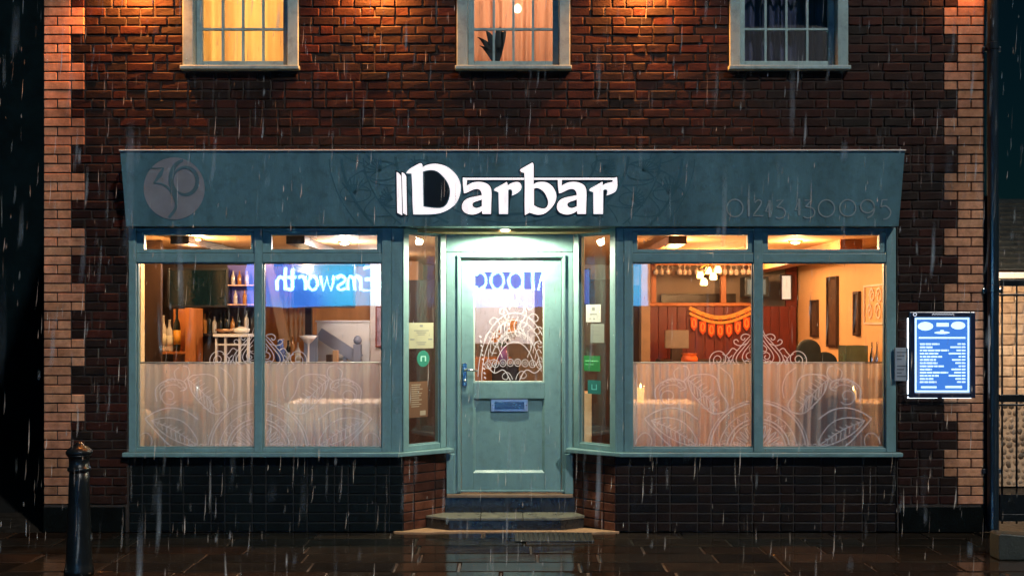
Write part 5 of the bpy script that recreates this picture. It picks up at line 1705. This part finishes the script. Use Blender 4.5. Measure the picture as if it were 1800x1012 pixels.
# ---- right window: dining room
wn_ = thing('wainscot', 'dark red boarded partition across the back of the dining room', 'panelling', (PX(1270, 4.9), 4.9, FZ))
yw = 4.9
x = PX(1141, yw)
zt_ = PZ(538, yw)
while x < PX(1400, yw) - 0.02:
    a = MB(); a.box(x, min(x + 0.115, PX(1400, yw)), yw, yw + 0.03 + 0.004 * (int(x * 100) % 2), FZ, zt_); a.build('board', wood_red, wn_, bevel=0.004)
    x += 0.118
a = MB(); a.box(PX(1141, yw), PX(1325, yw), yw - 0.04, yw + 0.08, zt_ + 0.001, PZ(532, yw)); a.build('rail', wood_orange, wn_, bevel=0.004)
for (p0, p1, py0) in ((1144, 1153, 470), (1266, 1276, 462)):
    a = MB(); a.box(PX(p0, yw), PX(p1, yw), yw - 0.03, yw + 0.05, PZ(531.9, yw), CZ_ - 0.002); a.build('post', wood_orange, wn_, bevel=0.004)
a = MB(); a.box(PX(1382, yw), PX(1400, yw), yw - 0.02, yw + 0.06, PZ(538, yw) + 0.002, CZ_ - 0.002); a.build('post', wood_red, wn_)
simple('beige_pillar', 'beige pillar at the left edge of the right shop window', 'pillar', lambda q: q.box(PX(1127, 4.0), PX(1143, 4.0), 4.0, 4.2, FZ, CZ_ - 0.002), mat('pillar_paint', (0.40, 0.27, 0.17), 0.7))
simple('dark_door', 'dark doorway strip left of the beige pillar', 'door', lambda q: q.box(PX(1100, 4.3), PX(1126, 4.3), 4.3, 4.36, FZ, CZ_ - 0.3), wood_dark)
simple('long_mirror', 'long dark framed mirror strip above the red partition', 'mirror', lambda q: (q.box(PX(1163, 5.2), PX(1293, 5.2), 5.24, 5.29, PZ(531, 5.2), PZ(518, 5.2)), q.frame(PX(1162, 5.2), PX(1294, 5.2), PZ(532, 5.2), PZ(516, 5.2), 0.02, 5.21, 5.238)), mat('mirror_dark', (0.05, 0.035, 0.025), 0.2))
rk = thing('glass_rack', 'ceiling rack of hanging wine glasses in the right window', 'glass rack', (PX(1235, 4.5), 4.5, PZ(466, 4.5)))
a = MB(); a.box(PX(1150, 4.5), PX(1325, 4.5), 4.4, 4.7, PZ(466, 4.5), PZ(461, 4.5)); a.build('rack', wood_orange, rk)
gm = mat('shiny_glass', (0.55, 0.42, 0.32), 0.08, var=0.1, coat=0.8)
rg = random.Random(9)
for i in range(17):
    px = 1153 + i * 10.2
    a = MB(); a.lathe([(0.03, 0), (0.028, -0.004), (0.005, -0.01), (0.005, -0.04), (0.03, -0.055), (0.034, -0.08), (0.026, -0.115)], PX(px, 4.5), 4.52 + rg.uniform(-.06, .06), PZ(466.3, 4.5), 10); a.build('wine_glass', gm, rk, smooth=True)
ch = thing('chandelier', 'lit gold chandelier with glass shades at the top of the right window', 'chandelier', (PX(1245, 2.6), 2.6, PZ(490, 2.6)))
yc2 = 2.6
cg = emat('chandelier_glow', (1.0, 0.60, 0.16), 5.0)
brass = mat('brass', (0.6, 0.36, 0.10), 0.25, metal=1.0)
for k, (px, py) in enumerate([(1231, 482), (1245, 474), (1254, 484), (1262, 472), (1237, 494)]):
    yy = yc2 + [0, 0.08, -0.06, 0.04, -0.1][k]
    a = MB(); a.lathe([(0.022, 0.03), (0.036, 0.0), (0.040, -0.035), (0.030, -0.045)], PX(px, yy), yy, PZ(py, yy), 12); a.build('shade', cg, ch, smooth=True)
    a = MB(); a.tube([(PX(px, yy), yy, PZ(py, yy) + 0.03), (PX(px, yy), yy, PZ(py, yy) + 0.07), (PX(1248, yc2), yc2, PZ(462, yc2))], 0.006, 6); a.build('arm', brass, ch)
a = MB(); a.tube([(PX(1248, yc2), yc2, PZ(462, yc2)), (PX(1248, yc2), yc2, CZ_ - 0.001)], 0.012, 8); a.build('stem', brass, ch)
light('lamp_light', 'POINT', (PX(1247, yc2), yc2 - 0.25, PZ(500, yc2)), 46, (1.0, 0.56, 0.22), ch, 0.08)
# toran of orange pendants
to = thing('toran', 'orange embroidered bunting with hanging tabs on the red partition', 'bunting', (PX(1265, 4.8), 4.8, PZ(588, 4.8)))
yt = 4.84
red_c = mat('orange_cloth', (0.75, 0.10, 0.015), 0.7, var=0.25, vscale=40)
gold_c = mat('gold_cloth', (0.85, 0.36, 0.06), 0.6, var=0.3, vscale=60)
def tor(u): return (1212 + 108 * u, 541 + 17 * math.sin(math.pi * u))
a = MB()
for lvl, w in ((0, 0.05), (9, 0.035)):
    a.ribbon([(PX(tor(i / 20)[0], yt), PZ(tor(i / 20)[1] + lvl, yt)) for i in range(21)], w, lambda u, v: Vector((u, yt, v)))
a.build('border', gold_c, to)
for i in range(7):
    u = (i + 0.5) / 7
    px, py = tor(u)
    xm, zt2_ = PX(px, yt), PZ(py + 13, yt)
    w_, h_ = 0.042, 0.17
    a = MB(); pts = [(xm - w_, zt2_), (xm + w_, zt2_), (xm + w_ * 0.95, zt2_ - h_ * 0.7), (xm, zt2_ - h_), (xm - w_ * 0.95, zt2_ - h_ * 0.7)]
    a.prism(pts, yt - 0.004, yt + 0.004, 'y'); tb = a.build('tab', red_c, to)
    a = MB(); a.ribbon(circle(xm, -(-(zt2_ - h_ * 0.42)), 0.022, 0.05, n=14), 0.012, lambda uu, vv: Vector((uu, yt - 0.0055, vv))); a.build('motif', gold_c, tb)
    a = MB(); a.ribbon(circle(PX(px, yt), PZ(py + 4, yt), 0.02, 0.02, n=12), 0.008, lambda uu, vv: Vector((uu, yt - 0.002, vv))); a.build('ring', red_c, to)
simple('till_screen', 'grey till screen left of the bunting', 'screen', lambda q: q.box(PX(1169, 4.2), PX(1211, 4.2), 4.2, 4.24, PZ(612, 4.2), PZ(580, 4.2)), mat('screen_grey', (0.20, 0.17, 0.145), 0.35, var=0.35, vscale=3))
simple('till_stand', 'dark stand under the grey till screen', 'stand', lambda q: (q.box(PX(1180, 4.2), PX(1200, 4.2), 4.205, 4.3, PZ(632, 4.2), PZ(612.2, 4.2)), q.box(PX(1160, 4.2), PX(1320, 4.2), 4.1, 4.6, FZ, PZ(632.2, 4.2))), wood_dark)
a = MB(); yp_ = 2.6
a.lathe([(0.05, 0), (0.085, 0.03), (0.09, 0.07), (0.07, 0.10), (0.08, 0.115), (0.085, 0.12)], PX(1212, yp_), yp_, PZ(641, yp_), 18)
tag(a.build('copper_pot', mat('orange_copper', (0.80, 0.16, 0.03), 0.35, var=0.2), smooth=True), 'round orange pot just above the voile in the right window', 'pot')
simple('side_counter', 'dark side counter under the orange pot', 'counter', lambda q: q.box(PX(1150, 2.6), PX(1260, 2.6), 2.45, 2.85, FZ, PZ(641, 2.6) - 0.001), wood_red)
t = thing('corner_television', 'small square television on a bracket behind the mullion', 'television', (PX(1332, 4.6), 4.6, PZ(522, 4.6)))
a = MB(); a.box(PX(1309, 4.6), PX(1352, 4.6), 4.6, 4.95 - 0.06, PZ(522, 4.6), PZ(486, 4.6)); a.build('casing', mat('tv_case', (0.02, 0.03, 0.035), 0.4), t, bevel=0.01)
a = MB(); pbox(a, 1314, 1346, 491, 517, 4.585, 0.014); a.build('screen', emat('tv_picture', (0.35, 0.5, 0.5), 0.25, (0.05, 0.07, 0.07)), t)
t = thing('lit_window', 'small bright cold lit window at the back of the dining room', 'window', (PX(1383, 4.86), 4.8, PZ(525, 4.8)))
a = MB(); pbox(a, 1374, 1391, 484, 526, 4.83, 0.03); a.build('pane', emat('cold_pane', (0.6, 0.85, 0.85), 0.42), t)
a = MB(); a.frame(PX(1372.5, 4.81), PX(1392.5, 4.81), PZ(527.5, 4.81), PZ(482.5, 4.81), 0.014, 4.81, 4.829); a.build('frame', wood_dark, t)
imA = mat('dark_image', (0.09, 0.05, 0.03), 0.35, var=0.8, vscale=14)
def ywall(px): return IX1 * FPX / (px - 900) + CAMY
for k, (p0, p1, py0, py1, lab) in enumerate([(1428, 1440, 527, 592, 'smallest narrow dark picture on the orange wall'), (1457, 1475, 486, 610, 'tall dark framed picture in the middle of the orange wall'), (1504, 1514, 512, 590, 'slim dark picture nearest the window on the orange wall')]):
    Y1, Y0 = ywall(p0), ywall(p1)
    picture('wall_picture', lab, wood_dark, imA, Y0, Y1, PZ(py1, (Y0 + Y1) / 2), PZ(py0, (Y0 + Y1) / 2))
# pale framed scrolls modelled to stand for reflected patterns on the near orange wall
t = thing('reflected_scrolls', 'pale scrolls imitating reflected patterns on the orange wall near the glass', 'panel', (IX1 - 0.02, 2.0, 1.7))
a = MB()
yA, yB = ywall(1556), ywall(1520)
zA, zB = PZ(570, 2.0), PZ(500, 2.0)
a.frame(0, 1, 0, 1, 0.03, 0, 0.01)
a = MB(Matrix(((0, -1, 0, IX1 - 0.004), (1, 0, 0, 0), (0, 0, 1, 0), (0, 0, 0, 1))))
a.frame(yA, yB, zA, zB, 0.02, 0.0, 0.012)
for (u, v, r_) in ((0.25, 0.7, 0.09), (0.6, 0.72, 0.08), (0.3, 0.3, 0.1), (0.7, 0.3, 0.09)):
    a.ribbon(spline([(yA + (yB - yA) * u + r_ * math.cos(q * 0.9) * (1 - q / 12), zA + (zB - zA) * v + r_ * math.sin(q * 0.9) * (1 - q / 12)) for q in range(10)], False), 0.02, lambda uu, vv: (uu, 0.008, vv))
a.build('reflection_scroll', mat('pale_reflection', (0.80, 0.62, 0.48), 0.6), t)
simple('glass_tank', 'greenish glass tank at the right end of the right window', 'tank', lambda q: q.box(PX(1487, 1.6), PX(1526, 1.6), 1.6, 1.85, FZ + 0.9, PZ(607, 1.6)), mat('green_tank', (0.06, 0.10, 0.07), 0.2, var=0.4, vscale=5))
simple('tank_stand', 'dark stand under the greenish tank', 'stand', lambda q: q.box(PX(1483, 1.6), PX(1550, 1.6), 1.56, 1.9, FZ, FZ + 0.899), wood_dark)
for k, px in enumerate((1533, 1542)):
    bottle('tank_bottle', ['left', 'right'][k] + ' of two slim silver bottles beside the greenish tank', PX(px, 1.65), 1.65, FZ + 0.90, 0.36, 0.024, chrome, None, 'bottles beside the tank')
simple('ceiling_beam', 'dark orange beam across the dining room ceiling', 'beam', lambda q: q.prism([(0.9, CZ_ - 0.13), (0.9, CZ_ - 0.001), (5.2, CZ_ - 0.001), (5.2, CZ_ - 0.13)], 2.95, 3.15, 'x'), mat('beam_orange', (0.40, 0.15, 0.05), 0.6, var=0.2))

for k, (x_, lab) in enumerate(((1.35, 'dark ceiling beam over the left pane of the right window'), (-2.95, 'dark ceiling beam at the far left over the bar'), (-1.95, 'dark ceiling beam over the mullion of the left window'))):
    simple('ceiling_beam', lab, 'beam', lambda q: q.box(x_, x_ + 0.16, 0.5, 4.4, CZ_ - 0.07, CZ_ - 0.001), MATS['beam_orange'] if k == 0 else wood_dark)
# ---- behind the door and side lights
simple('wood_partition', 'brown wooden panel behind the left side window', 'panel', lambda q: q.box(PX(690, 2.4), PX(800, 2.4), 2.4, 2.45, FZ, 2.15), mat('brown_panel', (0.045, 0.022, 0.012), 0.5, var=0.3, vscale=8, streak=True))
simple('wood_partition', 'dark brown wooden panel behind the right side window', 'panel', lambda q: q.box(PX(985, 2.2), PX(1090, 2.2), 2.2, 2.25, FZ, 2.15), mat('porch_brown', (0.035, 0.018, 0.011), 0.5, var=0.3, vscale=8, streak=True))
simple('white_board', 'bright white board behind the door glass', 'board', lambda q: q.box(PX(822, 1.7), PX(940, 1.7), 1.7, 1.74, PZ(604, 1.7), PZ(508, 1.7)), mat('white_board', (0.62, 0.62, 0.68), 0.6, var=0.05))
simple('amber_board', 'amber wooden counter low behind the door glass', 'counter', lambda q: q.box(PX(815, 1.5), PX(900, 1.5), 1.5, 1.69, FZ, PZ(628, 1.5)), wood_orange)
t = thing('flower_vase', 'vase of pale flowers seen through the door glass', 'vase', (PX(885, 1.4), 1.4, PZ(660, 1.4)))
a = MB(); a.lathe([(0.03, 0), (0.05, 0.05), (0.04, 0.12), (0.025, 0.15), (0.035, 0.17)], PX(885, 1.38), 1.38, PZ(640, 1.38), 14); a.build('vase', mat('mauve_glaze', (0.25, 0.10, 0.22), 0.2), t, smooth=True)
rv = random.Random(4)
fm = mat('petal_white', (0.8, 0.72, 0.68), 0.6); fo = mat('petal_orange', (0.7, 0.25, 0.05), 0.6)
for i in range(14):
    cx, cy, cz = PX(885, 1.38) + rv.uniform(-0.11, 0.11), 1.38 + rv.uniform(-0.05, 0.05), PZ(640, 1.38) + rv.uniform(0.2, 0.42)
    a = MB()
    a.tube([(PX(885, 1.38), 1.38, PZ(640, 1.38) + 0.15), (cx, cy, cz)], 0.003, 5); a.build('stem', mat('stem_green', (0.03, 0.06, 0.02), 0.6), t)
    a = MB()
    for q in range(7):
        an = q * 0.897
        a.add([(cx, cy - 0.01, cz), (cx + 0.035 * math.cos(an - .4), cy - 0.015, cz + 0.035 * math.sin(an - .4)), (cx + 0.045 * math.cos(an), cy - 0.02, cz + 0.045 * math.sin(an)), (cx + 0.035 * math.cos(an + .4), cy - 0.015, cz + 0.035 * math.sin(an + .4))], [(0, 1, 2, 3)])
    a.build('flower', fo if i % 4 == 0 else fm, t)
simple('flower_stand', 'dark stand under the vase of flowers', 'stand', lambda q: q.box(PX(865, 1.35), PX(912, 1.35), 1.28, 1.48, FZ, PZ(640, 1.38) - 0.001), wood_dark)
simple('door_mat_shelf', 'cream shelf unit low behind the right side window', 'shelf unit', lambda q: q.box(PX(1016, 1.2), PX(1040, 1.2), 1.2, 1.5, FZ, PZ(690, 1.2)), mat('cream_unit', (0.5, 0.36, 0.22), 0.5))
t = thing('sign_reflection', 'added glowing blue panel imitating the sign reflection in the right side window', 'reflection panel', (PX(1023, 2.1), 2.1, PZ(532, 2.1)))
a = MB(); pbox(a, 1013, 1036, 474, 534, 2.12, 0.03); a.build('screen', emat('reflection_blue', (0.05, 0.12, 0.75), 0.45, (0.01, 0.02, 0.1)), t)  # glowing panel added to imitate the blue sign's reflection in the glass
a = MB(); pbox(a, 1011, 1038, 472, 536, 2.151, 0.03); a.build('casing', black_iron, t)

# ---- ceiling lamps inside
def ceiling_lamp(name, label, x, y, en, colr, glow=9):
    t_ = thing(name, label, 'ceiling lamp', (x, y, CZ_), 'ceiling lamps of the restaurant')
    a_ = MB(); a_.lathe([(0.05, -0.012), (0.065, -0.010), (0.068, -0.0005)], x, y, CZ_, 18); a_.build('rim', brass, t_, smooth=True)
    a_ = MB(); a_.lathe([(0.012, -0.030), (0.036, -0.024), (0.046, -0.0125)], x, y, CZ_, 16); a_.build('lens', emat('lens_%d' % int(100 * colr[2]), colr, glow), t_, smooth=True)
    light('lamp_light', 'POINT', (x, y, CZ_ - 0.12), en, colr, t_, 0.06)


WARM, ORANGE, COOL = (1.0, 0.66, 0.36), (1.0, 0.52, 0.22), (1.0, 0.86, 0.80)
ceiling_lamp('ceiling_lamp', 'ceiling lamp over the left end of the left window', -2.8, 0.75, 62, (1.0, 0.60, 0.28))
ceiling_lamp('ceiling_lamp', 'ceiling lamp over the right pane of the left window', -1.55, 1.2, 44, COOL)
ceiling_lamp('ceiling_lamp', 'ceiling lamp deep over the bar', -2.3, 3.2, 26, WARM)
ceiling_lamp('ceiling_lamp', 'ceiling lamp over the half wall', -1.5, 3.0, 46, COOL)
ceiling_lamp('ceiling_lamp', 'ceiling lamp just inside the door', -0.1, 0.95, 40, COOL)
ceiling_lamp('ceiling_lamp', 'ceiling lamp over the left pane of the right window', 1.5, 1.0, 50, ORANGE)
ceiling_lamp('ceiling_lamp', 'ceiling lamp over the right pane of the right window', 2.6, 1.1, 54, ORANGE)
ceiling_lamp('ceiling_lamp', 'ceiling lamp deep over the dining room', 2.6, 3.6, 84, ORANGE)

# ---- voile half curtains
voile_l = cloth_mat('voile_cream', (0.84, 0.80, 0.78), trans=0.40, translu=0.62, var=0.07, vscale=40)
voile_r = cloth_mat('voile_rose', (0.84, 0.78, 0.82), trans=0.42, translu=0.62, var=0.07, vscale=40)
zt_v = PZ(638, 0.16)
rod_m = mat('rod_white', (0.6, 0.55, 0.5), 0.4)
for (a_, b_), lab, m_, fo_, sd_ in ((LP[0], 'cream voile half curtain in the leftmost shop pane', voile_l, 8, 3), (LP[1], 'cream voile half curtain in the pane left of the door', voile_l, 7, 4),
                                    (RP[0], 'rosy voile half curtain in the pane right of the door', voile_r, 9, 5), (RP[1], 'rosy voile half curtain in the rightmost shop pane', voile_r, 8, 6)):
    drape('voile_curtain', lab, a_ - 0.03, b_ + 0.03, 0.19, ZS - 0.03, zt_v, m_, fo_ * 1.4, 0.050, sd_, nx=260, rod=rod_m, group='voile half curtains')

# ------------------------------------------------------------------ far side of the street (seen mirrored in the shop glass)
far = thing('shop_opposite', 'dark building across the street mirrored in the shop glass', 'building', (0, -15.0, 0))
a = MB(); a.box(-11, 9, -21, -15.0, 0, 6.5); a.build('wall', mat('far_brick', (0.03, 0.022, 0.02), 0.7, var=0.4, vscale=7, bump=0.4), far)
a = MB(); a.prism([(-21.3, 6.5), (-14.7, 6.5), (-18, 9)], -11.3, 9.3, 'x'); a.build('roof', MATS['roof_tile'], far)
for x_ in (-7, -3, 1, 5):
    a = MB(); a.frame(x_ - 0.6, x_ + 0.6, 4.1, 5.6, 0.07, -14.999, -14.92); w_ = a.build('window', white_paint, far)
    a = MB(); a.box(x_ - 0.53, x_ + 0.53, -14.98, -14.96, 4.17, 5.53); a.build('pane', MATS['dark_pane'], w_)
fs = thing('blue_sign', 'glowing blue shop sign reading Emsworth, mirrored in the left shop window', 'sign', (-1.2, -14.9, 2.05))
a = MB(); a.box(-5.75, 2.95, -14.98, -14.80, 2.05, 3.25); sb_m = emat('sign_blue', (0.07, 0.22, 1.0), 6.0, (0.05, 0.06, 0.3))
sn, sl2 = sb_m.node_tree.nodes, sb_m.node_tree.links
stc = sn.new('ShaderNodeTexCoord'); snz = sn.new('ShaderNodeTexNoise'); snz.inputs['Scale'].default_value = 0.55; snz.inputs['Detail'].default_value = 1
sl2.new(stc.outputs['Object'], snz.inputs['Vector'])
srp = sn.new('ShaderNodeValToRGB')
srp.color_ramp.elements[0].position = 0.40; srp.color_ramp.elements[0].color = (0.06, 0.24, 1.0, 1)
srp.color_ramp.elements[1].position = 0.60; srp.color_ramp.elements[1].color = (0.05, 0.55, 1.0, 1)
sl2.new(snz.outputs[0], srp.inputs[0]); sl2.new(srp.outputs[0], sn['Principled BSDF'].inputs['Emission Color'])
a.build('light_box', sb_m, fs)
a = MB(); a.box(-5.80, 3.0, -14.99, -14.78, 3.251, 3.33); a.build('cap', white_paint, fs)
neon = emat('neon_cyan', (0.45, 0.97, 1.0), 20.0)


def glyph(ch_):
    G_ = {
        'E': [[(0.5, 1.05), (0.0, 1.05), (0.0, 0.0), (0.5, 0.0)], [(0.0, 0.55), (0.42, 0.55)]],
        'm': [[(0, 0), (0, 0.66)], spline([(0, 0.5), (0.16, 0.68), (0.3, 0.5), (0.3, 0.0)], False), spline([(0.3, 0.5), (0.46, 0.68), (0.6, 0.5), (0.6, 0.0)], False)],
        's': [spline([(0.4, 0.58), (0.2, 0.68), (0.03, 0.52), (0.2, 0.35), (0.38, 0.18), (0.2, 0.0), (0.0, 0.1)], False)],
        'w': [[(0, 0.66), (0.17, 0.0), (0.34, 0.6), (0.51, 0.0), (0.68, 0.66)]],
        'o': [[(0.24 + 0.24 * math.cos(q * 0.3927), 0.33 + 0.33 * math.sin(q * 0.3927)) for q in range(17)]],
        'r': [[(0, 0), (0, 0.66)], spline([(0, 0.42), (0.14, 0.64), (0.34, 0.62)], False)],
        't': [spline([(0.14, 0.98), (0.14, 0.15), (0.2, 0.02), (0.36, 0.04)], False), [(0, 0.64), (0.34, 0.64)]],
        'h': [[(0, 0), (0, 1.05)], spline([(0, 0.45), (0.2, 0.66), (0.38, 0.45), (0.38, 0.0)], False)],
        'A': [[(0, 0), (0.3, 1.05), (0.6, 0)], [(0.12, 0.4), (0.48, 0.4)]],
        'l': [[(0, 0), (0, 1.05)]],
        'b': [[(0, 1.05), (0, 0)], [(0.24 - 0.24 * math.cos(q * 0.3927), 0.33 + 0.33 * math.sin(q * 0.3927)) for q in range(17)]],
        'c': [spline([(0.42, 0.54), (0.24, 0.66), (0.03, 0.48), (0.03, 0.18), (0.24, 0.0), (0.42, 0.12)], False)],
    }
    return G_[ch_]


def write(word, x, z, hgt, step):
    for ch_, adv in word:
        if ch_ != ' ':
            a_ = MB()
            for st_ in glyph(ch_):
                a_.tube([(x - u * hgt, -14.77, z + v * hgt) for u, v in st_], 0.034, 6)
            a_.build('neon_letter', neon, fs, smooth=True)
        x -= adv * hgt


write([('A', .8), ('l', .35), ('b', .65), ('o', .65), ('c', .6), (' ', .5)], 0.95, 2.42, 0.62, 0)
write([('s', .5)], -2.62, 2.40, 0.62, 0)
write([('E', .62), ('m', .72), ('s', .50), ('w', .80), ('o', .60), ('r', .44), ('t', .46), ('h', .5)], -2.98, 2.40, 0.47, 0)

# ------------------------------------------------------------------ falling rain
rr3 = random.Random(77)
rain = MB()
for i in range(3600):
    y = -7.6 + 7.3 * rr3.random() ** 0.75
    k_ = (y + 9) / FPX
    x = rr3.uniform(-1, 1) * (1050 * k_ + 0.5)
    z = rr3.uniform(0.0, 4.6)
    L = 0.03 + 0.20 * rr3.random() ** 1.8
    r_ = 0.0011 + 0.0026 * rr3.random() ** 2.0
    dx = L * (0.05 + rr3.gauss(0, 0.035))
    rain.add([(x, y, z), (x + dx * .6 + r_, y, z + L * .35), (x + dx * .6 - r_ * .5, y + r_, z + L * .35), (x + dx * .6 - r_ * .5, y - r_, z + L * .35), (x + dx, y, z + L)],
             [(0, 1, 2), (0, 2, 3), (0, 3, 1), (4, 2, 1), (4, 3, 2), (4, 1, 3)])
    rain.tint += [0.06 + 0.5 * rr3.random() ** 1.8] * 5
rain_m = cloth_mat('rain_water', (0.80, 0.88, 0.90), trans=0.0, translu=0.5, var=0.02)
rn, rl = rain_m.node_tree.nodes, rain_m.node_tree.links
ra = rn.new('ShaderNodeAttribute'); ra.attribute_name = 'tint'
for nd in list(rn):
    if nd.bl_idname == 'ShaderNodeMixShader' and nd.outputs[0].links and nd.outputs[0].links[0].to_node.bl_idname == 'ShaderNodeOutputMaterial':
        rl.new(ra.outputs['Fac'], nd.inputs[0])
o = rain.build('rain', rain_m)
tag(o, 'fine falling rain drops in front of the whole shop', 'rain', kind='stuff')
